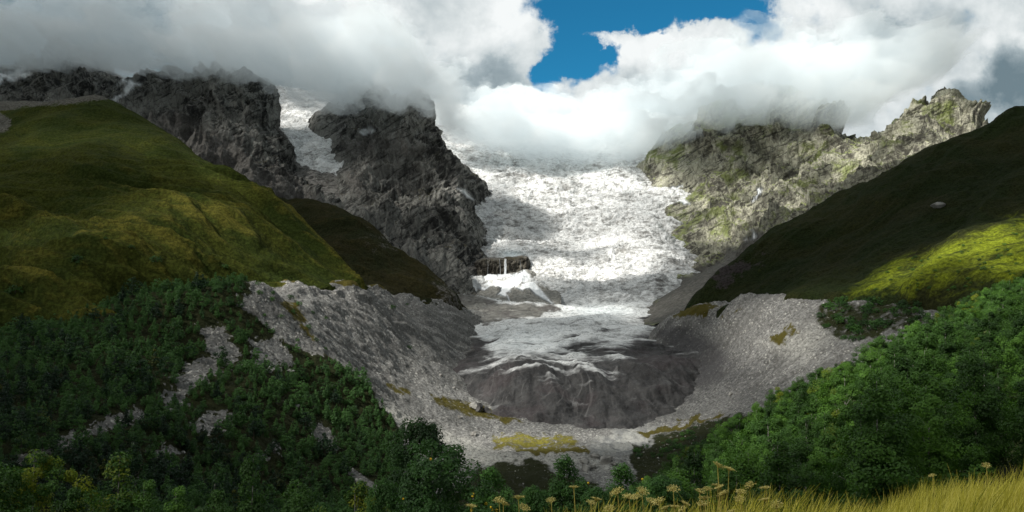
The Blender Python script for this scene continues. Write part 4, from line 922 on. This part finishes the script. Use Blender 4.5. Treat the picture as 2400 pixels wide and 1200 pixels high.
q = r.uniform((1990, 500), (2420, 690), (500, 2)); q = q[polymask(q[:, 0], q[:, 1], [(1980, 690), (2150, 600), (2400, 520), (2420, 640), (2250, 690)], 2) > .5][:75]
for px, py in q: shrub(hillR, px, find_Y(hillR, px, py, 640, 1400), random.uniform(1.2, 3.2), 'little green shrub on the sunlit patch of the right meadow', 'shrubs on the bright meadow', 1.4)

q = np.concatenate([r.uniform((1480, 985), (1800, 1075), (170, 2)), r.uniform((1130, 1080), (1420, 1150), (110, 2))])
q = q[np.where(q[:, 0] > 1450, polymask(q[:, 0], q[:, 1], [(1480, 1060), (1600, 1010), (1760, 965), (1800, 975), (1700, 1075), (1500, 1085)], 2), polymask(q[:, 0], q[:, 1], [(1140, 1088), (1270, 1078), (1300, 1112), (1400, 1132), (1400, 1150), (1120, 1150)], 2)) > .5][:80]
for px, py in q: shrub(basin, px, find_Y(basin, px, py, 520, 1000), random.uniform(2, 5), 'low shrub on the valley floor beside the near birch wood' if px > 1450 else 'low shrub in the dark thicket behind the flowering bushes', 'shrubs of the valley floor', 1.3)

# ---- birches on the near slope
BK = [Kind(300 + i, 11, w, b, sh, n, per, .095, .80, .085, 9, M_leafB, M_bark, lump=.85, shell=.40) for i, (w, b, sh, n, per) in enumerate(
      ((4.6, .24, birch_shape, 84, 190), (4.2, .14, tall_shape, 76, 190), (5.6, .22, round_shape, 92, 190), (4.4, .12, birch_shape, 80, 190), (5.0, .20, tall_shape, 86, 190)))]
CAN = np.array([(1140, 1165), (1300, 1150), (1440, 1110), (1490, 1066), (1560, 1045), (1640, 1012), (1700, 985), (1750, 935), (1800, 910), (1850, 880), (1900, 858), (1980, 840), (2030, 800), (2080, 765), (2140, 745), (2200, 712), (2260, 690), (2330, 655), (2400, 636), (2600, 560)], float)
def canopy(px): return np.interp(px, CAN[:, 0], CAN[:, 1])
cand = []; y = 52.0
while y < 440:
    st = 5.6; xs = np.arange(1130, 2560, st / y * F); xs = xs + r.uniform(-.5, .5, len(xs)) * st / y * F; ys = y + r.uniform(-.5, .5, len(xs)) * st
    cand += list(zip(xs, ys)); y += st
cand = sorted(cand, key=lambda c: c[1]); hor = np.full(1600, 1230.0); nb = 0; birch = []
for px, Y in cand:
    p = near.px(px, Y)
    ax, bpy_ = proj(p[0], p[1], p[2]); h = float(np.clip(9.6 * math.exp(r.normal(0, .20)), 6.5, 13))
    want = canopy(px) + 10 * pn2(np.array(px / 23.0), np.array(Y / 9.0)) + 6
    top = bpy_ - h * F / Y
    if top < want: h = (bpy_ - want) * Y / F
    if h < 4.2 or Y < 48: continue
    top = bpy_ - h * F / Y; hwid = .23 * h * F / Y
    i0, i1 = int(np.clip(px - hwid - 1050, 0, 1599)), int(np.clip(px + hwid - 1050, 0, 1599))
    if i1 <= i0 or px > 2480: continue
    seg = hor[i0:i1 + 1]; t_ = (np.arange(i0, i1 + 1) + 1050 - px) / hwid; prof = top + (h * F / Y) * .45 * np.abs(t_) ** 2.2
    if (seg - prof > 5).mean() < .25: continue
    hor[i0:i1 + 1] = np.minimum(seg, prof + 3); birch.append((px, Y, p, h, top))
# the deepest part of what shows is trimmed first, so that no more than 290 stand on their own
for px, Y, p, h, top in birch[:290]:
    edge = top < canopy(px) + 28
    zone = ('at the upper edge of the birch wood' if edge else 'inside the near birch wood' if Y > 110 else 'in the front rank behind golden grass')
    side = 'below the bright meadow' if px > 2150 else 'below the grey right moraine' if px > 1750 else 'next to the stony valley floor'
    plant(BK[random.randrange(5)], 'birch_tree', p - np.array((0, 0, .15)), h, 'leafy birch %s, %s' % (zone, side), 'birch tree', 'birches of the near right slope', random.uniform(.9, 1.2))
print('BIRCH', len(birch), 'WOOD', len(Pw))
# ---- birches whose tops rise from below at the bottom left
for k, px, top, Y, wd, lb in ((0, 20, 1085, 66, 1.2, 'pale green birch top in the bottom left corner of the frame'), (2, 105, 1068, 70, 1.0, 'rounded birch top second from the bottom left corner'), (1, 290, 1060, 74, 1.25, 'tall broad birch top standing apart at the lower left'),
                              (3, 190, 1130, 62, 1.0, 'short birch top between two taller ones at lower left'), (4, 430, 1150, 80, 1.0, 'low round green birch top at the bottom edge left of the yellowish one'), (1, 588, 1068, 66, .85, 'slender pointed yellowish birch top at the bottom edge'),
                              (0, 705, 1128, 72, 1.1, 'bright green rounded birch top right of the pointed yellowish one'), (2, 850, 1140, 78, 1.0, 'low birch top at the bottom edge left of the flowering bush'), (3, 520, 1135, 76, 1.0, 'small birch top just left of the pointed yellowish birch'), (4, 360, 1135, 58, 1.0, 'dark low birch top right of the tall broad one')):
    p = near.px(px, Y); _, b = proj(*p); plant(BK[k], 'birch_tree', p, (b - top) * Y / F, lb, 'birch tree', None, wd * .9)

# ---- bushes close by
UK = [Kind(400 + i, 7.5, w, .03, bush_shape, n, 110, .052, .42, .035, 14, M_leafS, M_barkD, lump=.5, shell=.30, nm=('stem', 'foliage')) for i, (w, n) in enumerate(((4.4, 430), (3.4, 400), (2.0, 230)))]
M_petal = simple_mat('yellow_petals', (.55, .36, .02), (.85, .62, .05), 30, .6, .1, .01)
def flower_mesh(seed):
    rr = np.random.default_rng(seed); n = 16; d = rr.normal(size=(n, 3)); d /= np.linalg.norm(d, axis=1)[:, None]
    V, Fq = leaf_quads(d * .035 * rr.uniform(.5, 1.3, (n, 1)), np.full(n, .036), d, rr, .7); return mesh_obj('flower', V, Fq, M_petal, False, link=False)
FL = [flower_mesh(s) for s in (1, 2, 3)]
def bush(kind, px, top, Y, wpx, name, label, cat='bush', flowers=0):
    p = near.px(px, Y); _, b = proj(*p); h = (b - top) * Y / F; w = wpx * Y / F
    o = plant(UK[kind], name, p, h, label, cat, None, w / (UK[kind].w * h / UK[kind].h), 0.0)
    cv = np.empty(len(UK[kind].crown.data.vertices) * 3, np.float32); UK[kind].crown.data.vertices.foreach_get('co', cv); cv = cv.reshape(-1, 3)
    rad = np.hypot(cv[:, 0], cv[:, 1]) * -np.sign(cv[:, 1]); lim = np.quantile(rad, .80); cvs = cv[(rad > lim) & (cv[:, 2] > UK[kind].h * .45)]
    for i in range(flowers):
        f = FL[i % 3].copy(); col.objects.link(f); f.parent = o; f.location = cvs[random.randrange(len(cvs))] * 1.03; s = 5 / h * random.uniform(.9, 1.7)
        f.scale = (s, s, s); f.rotation_euler = (random.uniform(0, 6), random.uniform(0, 6), 0)
    return o
bush(1, 985, 988, 33, 190, 'willow_bush', 'dark fine leaved willow bush rising behind the flowering bush', 'bush')
bush(0, 1030, 1045, 24, 310, 'flowering_bush', 'wide green bush dotted with yellow flowers at the bottom centre', 'bush', 42)
bush(2, 1155, 1098, 30, 110, 'dark_bush', 'small dark bush right of the wide flowering bush', 'bush')
bush(2, 1325, 1072, 27, 110, 'flowering_bush', 'narrow green bush with a few orange flowers below the pale boulders', 'bush', 10)
bush(2, 1462, 1088, 28, 110, 'flowering_bush', 'small bush with yellow flowers left of the birch wood', 'bush', 12)
bush(1, 1250, 1150, 24, 130, 'dark_bush', 'low dark bush between the two flowering bushes', 'bush')
bush(1, 1400, 1150, 24, 130, 'dark_bush', 'low dark bush in the dip between narrow and small flowering bushes', 'bush')
bush(1, 905, 1130, 27, 110, 'dark_bush', 'low leafy bush at the left foot of the wide flowering bush', 'bush')
bush(1, 1560, 1120, 26, 170, 'dark_bush', 'dark leafy bush behind the golden grass at the foot of the birches', 'bush')

# ---- golden grass of the meadow
m_g, nt = new_mat('golden_grass'); t = attr(nt, 'tint')
c = mix_(nt, rng_(nt, t, 0, .55), (.070, .105, .014), (.42, .385, .050)); c = mix_(nt, rng_(nt, t, .55, 1), c, (.70, .63, .16))
s1 = node(nt, 'ShaderNodeBsdfDiffuse', {'Color': c}); s2 = node(nt, 'ShaderNodeBsdfTranslucent', {'Color': c})
node(nt, 'ShaderNodeOutputMaterial', {'Surface': node(nt, 'ShaderNodeMixShader', {0: .4, 1: s1.outputs[0], 2: s2.outputs[0]}).outputs[0]})
n = 120000; gy = r.uniform(4.2, 13.5, n); gx = r.uniform(-4.5, 10.5, n); ok = gx < gy * .72; gx, gy = gx[ok], gy[ok]; n = len(gx)
dens = fbm2(gx / 1.1, gy / 1.1, 3); k = r.uniform(-.7, 1, n) < dens + .55; gx, gy = gx[k], gy[k]; n = len(gx); dens = dens[k]
gz = _mf(gx, gy) + .10 * fbm2(gx / 1.3, gy / 1.3, 3) - .02
gh = r.uniform(.28, .66, n) * (1 + .35 * dens) * (.8 + .2 * sstep(0, 4, gx)); lean = r.normal(.16, .13, (n, 2)) * np.array([[1, .5]]); w = r.uniform(.0025, .0055, n)
an = r.uniform(0, np.pi, n); wx, wy = np.cos(an) * w, np.sin(an) * w
def lev(q, kw, extra=0): return np.stack([gx + lean[:, 0] * gh * q ** 2 * 1.6, gy + lean[:, 1] * gh * q ** 2, gz + gh * q * (1 - .12 * q)], 1), kw
rows = []
for q_, kw in ((0, 1), (.5, .8), (1, .12)):
    cpt, kw = lev(q_, kw); o_ = np.stack([wx * kw, wy * kw, 0 * wx], 1); rows += [cpt - o_, cpt + o_]
V = np.stack(rows, 1).reshape(-1, 3); b = np.arange(n)[:, None] * 6
Fq = np.concatenate([b + np.array([[0, 1, 3, 2]]), b + np.array([[2, 3, 5, 4]])])
green = np.clip(sstep(6.6, 5.2, gy) * .6 + .35 * (fbm2(gx / .9 + 7, gy / .9, 3) > .25), 0, 1)
tint = np.repeat(np.clip(r.uniform(.25, 1, n) - green * .55, 0, 1), 6)
tag(mesh_obj('meadow_grass', V, Fq, m_g, False, attrs={'tint': tint}), 'long golden dry grass bending across the foreground slope', 'grass', None, 'stuff')

# ---- dry umbel plants standing out of the grass
M_umb = simple_mat('dry_umbel', (.34, .28, .05), (.70, .62, .26), 40, .8, .2, .01)
M_stem = simple_mat('dry_stem', (.20, .17, .03), (.40, .33, .08), 10, .8, .1, .01)
def umbel_mesh(seed, rad):
    rr = np.random.default_rng(seed); ps = []; fl = []
    n = 17
    for i in range(n):
        th = i * 2.4; k = math.sqrt((i + .5) / n); e_ = np.array([math.cos(th) * k * rad, math.sin(th) * k * rad, rad * (.75 - .22 * k * k) + rr.uniform(-.1, .1) * rad])
        ps.append(tube([(0, 0, 0), e_ * np.array([.45, .45, .6]), e_], [.0035, .003, .002], 4))
        m = 12; C = e_ + rr.normal(size=(m, 3)) * rad * np.array([.15, .15, .06]); N = rr.normal(size=(m, 3)) + np.array([0, 0, 1.]); N /= np.linalg.norm(N, axis=1)[:, None]
        fl.append(leaf_quads(C, np.full(m, rad * .075), N, rr, .8))
    v1, f1 = join(ps); v2, f2 = join(fl)
    return mesh_obj('flower_head', np.concatenate([v1, v2]), np.concatenate([f1, f2 + len(v1)]), [M_stem, M_umb], False, fmat=np.r_[np.zeros(len(f1), int), np.ones(len(f2), int)], link=False)
UM = [umbel_mesh(i, .085) for i in range(4)]
def umbel(px, py, Y, heads, label, size=1.0):
    size *= .72; py += 6
    top = P(px, py, Y); g0 = float(_mf(np.array(top[0]), np.array(top[1]))); h = top[2] - g0
    o = bpy.data.objects.new('umbel_plant', None); col.objects.link(o); o.location = (top[0] + .06, top[1], g0); o.empty_display_size = .1; tag(o, label, 'umbel plant')
    H = [(-.06, 0, h)] + [(random.uniform(-.22, .22) * size, random.uniform(-.15, .15), h - random.uniform(.04, .38) * size) for _ in range(heads - 1)]
    bx_ = random.uniform(-.16, .16); base = np.array((bx_, 0, 0)); mid = np.array((bx_ * .35 - .02 + random.uniform(-.03, .03), 0, h * .45)); ps = [tube([base, mid, (-.05, 0, h * .75), H[0]], [.006, .005, .004, .003], 6)]
    for a in H[1:]:
        k = np.array((-.035, 0, h * random.uniform(.40, .62))); m = (k + np.array(a)) / 2 + np.array(((a[0] - k[0]) * .25, (a[1] - k[1]) * .25, -.03)); ps.append(tube([k, m, a], [.0035, .003, .0025], 5))
    v, f = join(ps); mesh_obj('stem', v, f, M_stem, True, o)
    for i, a in enumerate(H):
        c = UM[(i + heads) % 4].copy(); col.objects.link(c); c.parent = o; c.location = a; s = size * random.uniform(.75, 1.1) * (1.0 if i == 0 else .85); c.scale = (s, s, s * .8)
        c.rotation_euler = (random.uniform(-.55, .35), random.uniform(-.5, .5), random.uniform(0, 6))
UMB = ((1345, 1140, 6.2, 2, 'single tall umbel plant in front of the narrow flowering bush', .8), (1448, 1152, 6.0, 2, 'umbel plant left of the widest flat umbel head', .8), (1505, 1150, 5.8, 2, 'umbel plant with one wide flat head at bottom centre right', 0.94), (1475, 1165, 5.6, 2, 'short umbel plant between two taller ones', .8),
       (1578, 1145, 6.0, 2, 'umbel plant with an upturned brown seed head', 0.72), (1682, 1090, 5.6, 9, 'tallest umbel plant, a cluster of many cream heads', 0.83), (1640, 1150, 5.9, 3, 'umbel plant at the left foot of the tallest cluster', .8), (1735, 1152, 6.0, 3, 'thin umbel plant right of the tallest cluster', .8), (1795, 1142, 6.4, 2, 'slender upright umbel plant alone in front of the birches', .7),
       (1170, 1172, 6.4, 3, 'low umbel plant in front of the wide flowering bush', .9), (1215, 1165, 6.6, 2, 'low umbel plant with two heads right of the wide flowering bush', .8), (1105, 1185, 6.5, 2, 'leftmost low umbel plant at the bottom edge', .7), (1292, 1170, 6.2, 2, 'pale umbel plant left of the narrow flowering bush', .7), (1385, 1176, 5.8, 2, 'low pale umbel plant right of the single tall one', .7),
       (1545, 1176, 5.6, 3, 'low branching umbel plant under the widest flat head', .8), (1605, 1178, 5.7, 2, 'low umbel plant under the brown seed head', .7), (1820, 1182, 6.0, 2, 'pale umbel plant low in the grass right of the cluster', .8), (2312, 1088, 9.0, 1, 'lone flat umbel head above the golden grass at the right', 0.79), (2186, 1112, 9.0, 1, 'small umbel head over the grass left of the lone flat one', .9))
for a in UMB: umbel(*a)

# ================================================================== STONES AND WATER
def boulder_mesh(name, seed, mat, sq=(1, .8, .75)):
    rr = np.random.default_rng(seed); nu, nv = 28, 18; th, ph = np.meshgrid(np.linspace(0, 2 * np.pi, nu, endpoint=False), np.linspace(-np.pi / 2, np.pi / 2, nv))
    d = np.stack([np.cos(ph) * np.cos(th), np.cos(ph) * np.sin(th), np.sin(ph)], -1)
    nrm = rr.normal(size=(13, 3)); nrm /= np.linalg.norm(nrm, axis=1)[:, None]; off = rr.uniform(.62, .95, 13)
    dd = d @ nrm.T; rad = np.min(np.where(dd > .05, off / np.maximum(dd, .05), 9), -1); rad = np.minimum(rad, 1.25) + .05 * pn3(d[..., 0] * 3, d[..., 1] * 3, d[..., 2] * 3 + seed)
    V = d * rad[..., None] * np.array(sq); f = []
    for j in range(nv - 1):
        for i in range(nu): f.append((j * nu + i, j * nu + (i + 1) % nu, (j + 1) * nu + (i + 1) % nu, (j + 1) * nu + i))
    return mesh_obj(name, V.reshape(-1, 3) * .5, f, mat, False, link=False)
BL = [boulder_mesh('boulder', i, M_stone) for i in range(5)]; BD = [boulder_mesh('boulder', 20 + i, M_stoneD, (1.2, .9, .8)) for i in range(2)]
def boulder(patch, px, py, wpx, label, dark=False, Y0=560, Y1=1600, group=None):
    Y = find_Y(patch, px, py + wpx * .25, Y0, Y1); p = patch.px(px, Y); o = (BD if dark else BL)[random.randrange(2 if dark else 5)].copy(); o.name = 'boulder'; col.objects.link(o)
    s = wpx * Y / F; o.location = p + np.array((0, 0, s * .2)); o.scale = (s, s, s); o.rotation_euler = (random.uniform(-.2, .2), random.uniform(-.2, .2), random.uniform(0, 6)); tag(o, label, 'boulder', group)
boulder(hillR, 2205, 480, 27, 'pale boulder outcrop alone high on the dark right hill', False, 700, 1450)
for a in ((1368, 1080, 26, 'pale block at the left of the boulder heap on the valley floor'), (1418, 1078, 34, 'largest pale block of the boulder heap on the valley floor'), (1392, 1068, 22, 'flat pale block at the back of the boulder heap'), (1388, 1092, 20, 'pale block in the middle front of the boulder heap'),
          (1372, 1098, 26, 'long tilted slab at the lower left of the boulder heap'), (1436, 1088, 16, 'small block right of the largest in the boulder heap'), (1112, 950, 30, 'long pale boulder beside the black boulder under the ice snout'), (1078, 977, 14, 'pale boulder on the mossy rubble below the black boulder'),
          (1112, 1016, 16, 'white boulder left of the golden moss patch'), (682, 872, 20, 'white boulder among trees near the top of the left wood'), (1708, 925, 12, 'pale boulder on dark rubble right of the ice snout'), (1035, 880, 9, 'small pale boulder on the left moraine foot'), (1065, 910, 10, 'pale boulder next to the dark ice margin')):
    boulder(basin, *a)
for a in ((1122, 956, 26, 'black boulder on the rubble below the ice snout'), (1140, 962, 18, 'second black boulder right behind the larger black one')): boulder(basin, *a, dark=True)
for px, py, w in ((415, 880, 9), (425, 925, 16), (545, 975, 10), (530, 1010, 12), (440, 1060, 12), (610, 1010, 9), (700, 950, 12), (780, 905, 9), (320, 1040, 9), (230, 1000, 10)):
    boulder(basin, px, py, w, 'pale boulder showing between trees of the left wood', False, 330, 800, 'boulders in the left wood')
# loose stones all over the rubble: nobody could count them
Ps, pxs, pys = scatter(basin, 560, 2200, 560, 1250, 7.0, 1.0, lambda a, b: (b > 668) & (b < 1190))
soilm = polymask(pxs, pys, WOOD, 4) > .5
for gp in GULLY: soilm &= ~(polymask(pxs, pys, gp, 3) > .5)
tongue = polymask(pxs, pys, [(1060, 760), (1060, 900), (1150, 965), (1400, 995), (1560, 990), (1650, 930), (1700, 830), (1560, 740)], 3) > .5
kk = ~soilm & ~tongue & (fbm2(pxs / 60, pys / 30, 4) + r.uniform(-.5, .5, len(pxs)) > 0); Ps = Ps[kk]
M_peb = simple_mat('pebble_stone', (.10, .097, .09), (.36, .35, .325), .12, .9, .5, .3, False)
def stones(Ps, name, label, smin, smax):
    cube = np.array([(-1, -1, -1), (1, -1, -1), (1, 1, -1), (-1, 1, -1), (-1, -1, 1), (1, -1, 1), (1, 1, 1), (-1, 1, 1)], float) * .5
    cf = np.array([(0, 3, 2, 1), (4, 5, 6, 7), (0, 1, 5, 4), (1, 2, 6, 5), (2, 3, 7, 6), (3, 0, 4, 7)])
    n = len(Ps); sz = smin + (smax - smin) * r.uniform(size=n) ** 5
    V = cube[None] * (1 + r.uniform(-.6, .25, (n, 8, 3))) * (sz[:, None, None] * r.uniform(.6, 1.1, (n, 1, 3)))
    a = r.uniform(0, 6.28, n); c, s = np.cos(a)[:, None], np.sin(a)[:, None]
    V = np.stack([V[..., 0] * c - V[..., 1] * s, V[..., 0] * s + V[..., 1] * c, V[..., 2] + V[..., 0] * .3], -1) + Ps[:, None]
    return tag(mesh_obj(name, V.reshape(-1, 3), (np.arange(n)[:, None, None] * 8 + cf[None]).reshape(-1, 4), M_peb, False), label, 'rubble', None, 'stuff')
stones(Ps, 'rubble', 'grey stones strewn over the moraine slopes and valley floor', .4, 2.4)
Pg, _, _ = scatter(basin, 0, 950, 318, 830, 3.0, 1.0, lambda a, b: np.any([polymask(a, b, g_, 4) > .5 for g_ in GULLY], 0))
stones(Pg, 'scree', 'grey stones lying in strips between the trees of the left wood', .5, 2.6)

# ---- rock step under the ice with a waterfall, and the cone of fallen snow at its foot
def crag_face():
    nu, nv = 120, 60; u, v = np.meshgrid(np.linspace(0, 1, nu), np.linspace(-.12, 1, nv))
    px = 1112 + u * 132; top = np.interp(px, (1112, 1140, 1180, 1186, 1200, 1225, 1238, 1244), (612, 603, 604, 601, 602, 598, 602, 616)); bot = np.interp(px, (1112, 1140, 1170, 1200, 1225, 1244), (652, 650, 648, 650, 646, 632))
    py = bot + (top - bot) * v
    edge = np.clip(np.minimum(u, 1 - u) / .08, 0, 1) ** .5; roof = np.clip((1 - v) / .12, 0, 1) ** .5
    Y = 1975 + 45 * (1 - edge) + 45 * (1 - roof) + 8 * v
    cx = (px - 1200) / F; c2 = (600 - py) / F; s = Y / (cp - c2 * sp); X, Z = cx * s, (sp + c2 * cp) * s
    n = ridge2(X / 22, Z / 60, 4, .55) / 1.9; cav = 10 * gauss(px, py, 1184, 606, 9, 7)
    Y = Y - 16 * (n - .6) + 3 * fbm2(X / 8, Z / 8, 3) + cav
    return np.stack([X, Y, Z], -1).reshape(-1, 3), grid_faces(nv, nu), nu, nv
V, Fq, nu, nv = crag_face(); b = V.copy(); b[:, 1] += 60
top_ = np.arange(nu - 1) + (nv - 1) * nu; Nn = len(V)
sd = np.stack([top_, top_ + 1, top_ + 1 + Nn, top_ + Nn], 1); l_ = np.arange(nv - 1) * nu; ls = np.stack([l_ + nu, l_, l_ + Nn, l_ + nu + Nn], 1); rs = np.stack([l_ + nu - 1, l_ + 2 * nu - 1, l_ + 2 * nu - 1 + Nn, l_ + nu - 1 + Nn], 1)
M_step = rock_mat('wet_rock', (.040, .036, .030), (.17, .155, .125), (.06, .05, .02), .02, (.19, .18, .16))
tag(mesh_obj('rock_step', np.concatenate([V, b]), np.concatenate([Fq, sd[:, ::-1], ls, rs, (Fq + Nn)[:, ::-1]]), M_step, attrs={'snow': np.zeros(2 * Nn), 'scree': np.zeros(2 * Nn)}), kind='structure')
M_water = simple_mat('falling_water', (.60, .63, .66), (.90, .92, .93), .4, .4, .2, .2, False)
def fall(pts, w, name):
    n = len(pts) * 6; t = np.linspace(0, len(pts) - 1, n); px = np.interp(t, np.arange(len(pts)), [p[0] for p in pts]); py = np.interp(t, np.arange(len(pts)), [p[1] for p in pts])
    q = np.array([P(a, b_, 1958) for a, b_ in zip(px, py)]); q[:, 1] += .8 * pn2(t * 3, t * 0 + w); q[:, 0] += .5 * pn2(t * 4, t * 0 + 5 + w)
    v, f = tube(q, w * .75 * (.7 + .5 * t / t.max() + .3 * pn2(t * 5, t * 0 + 9)), 7); return v, f
tag(mesh_obj('waterfall', *join([fall([(1183.5, 606), (1182.5, 616), (1183, 632), (1181.5, 652)], 1.5, ''), fall([(1185.5, 607), (1186, 625), (1184.5, 652)], 2.4, ''), fall([(1170, 606), (1172, 620), (1173, 652)], .35, ''), fall([(1144, 612), (1143, 645)], .25, ''), fall([(1219, 610), (1222, 640)], .25, '')]), M_water), kind='structure')
def cone_attr(X, Y, Z, px, py):
    n = 5 * fbm2(px / 12, py / 10, 4)
    sn = polymask(px + n, py + n * .7, [(1112, 672), (1130, 650), (1150, 640), (1165, 646), (1178, 638), (1200, 644), (1232, 630), (1245, 650), (1262, 672), (1282, 695), (1298, 710), (1292, 712), (1255, 690), (1240, 676), (1226, 682), (1204, 672), (1192, 684), (1186, 694), (1164, 690), (1175, 674), (1150, 670), (1130, 680)], 3)
    sn = np.maximum(sn, polymask(px, py, [(1186, 690), (1191, 690), (1196, 705), (1202, 716), (1198, 717), (1190, 702)], 2))
    return dict(snow=sn, scree=1 - sn)
M_cone = rock_mat('snow_and_grit', (.12, .115, .10), (.26, .25, .22), (.2, .19, .17), -.2, (.22, .215, .195), (.36, .35, .315))
Patch('snow_cone', [(1112, 674, 1900), (1130, 655, 1925), (1150, 645, 1945), (1180, 642, 1955), (1215, 638, 1950), (1240, 635, 1935), (1262, 668, 1845), (1302, 708, 1700), (1230, 690, 1780), (1180, 690, 1810), (1130, 695, 1800), (1180, 716, 1700), (1250, 716, 1690), (1110, 716, 1700), (1080, 740, 1640), (1320, 725, 1660), (1200, 740, 1600),
      (1060, 720, 1800), (1075, 690, 1900), (1300, 690, 1900), (1290, 660, 2000)], 1085, 1315, 170, 1640, 1966, 130, M_cone, lambda X, Y, Z, px, py: 3.5 * fbm2(X / 28, Y / 40, 4) + 5 * (ridge2(X / 34, Y / 300, 3) / 1.75 - .6), cone_attr, 12)
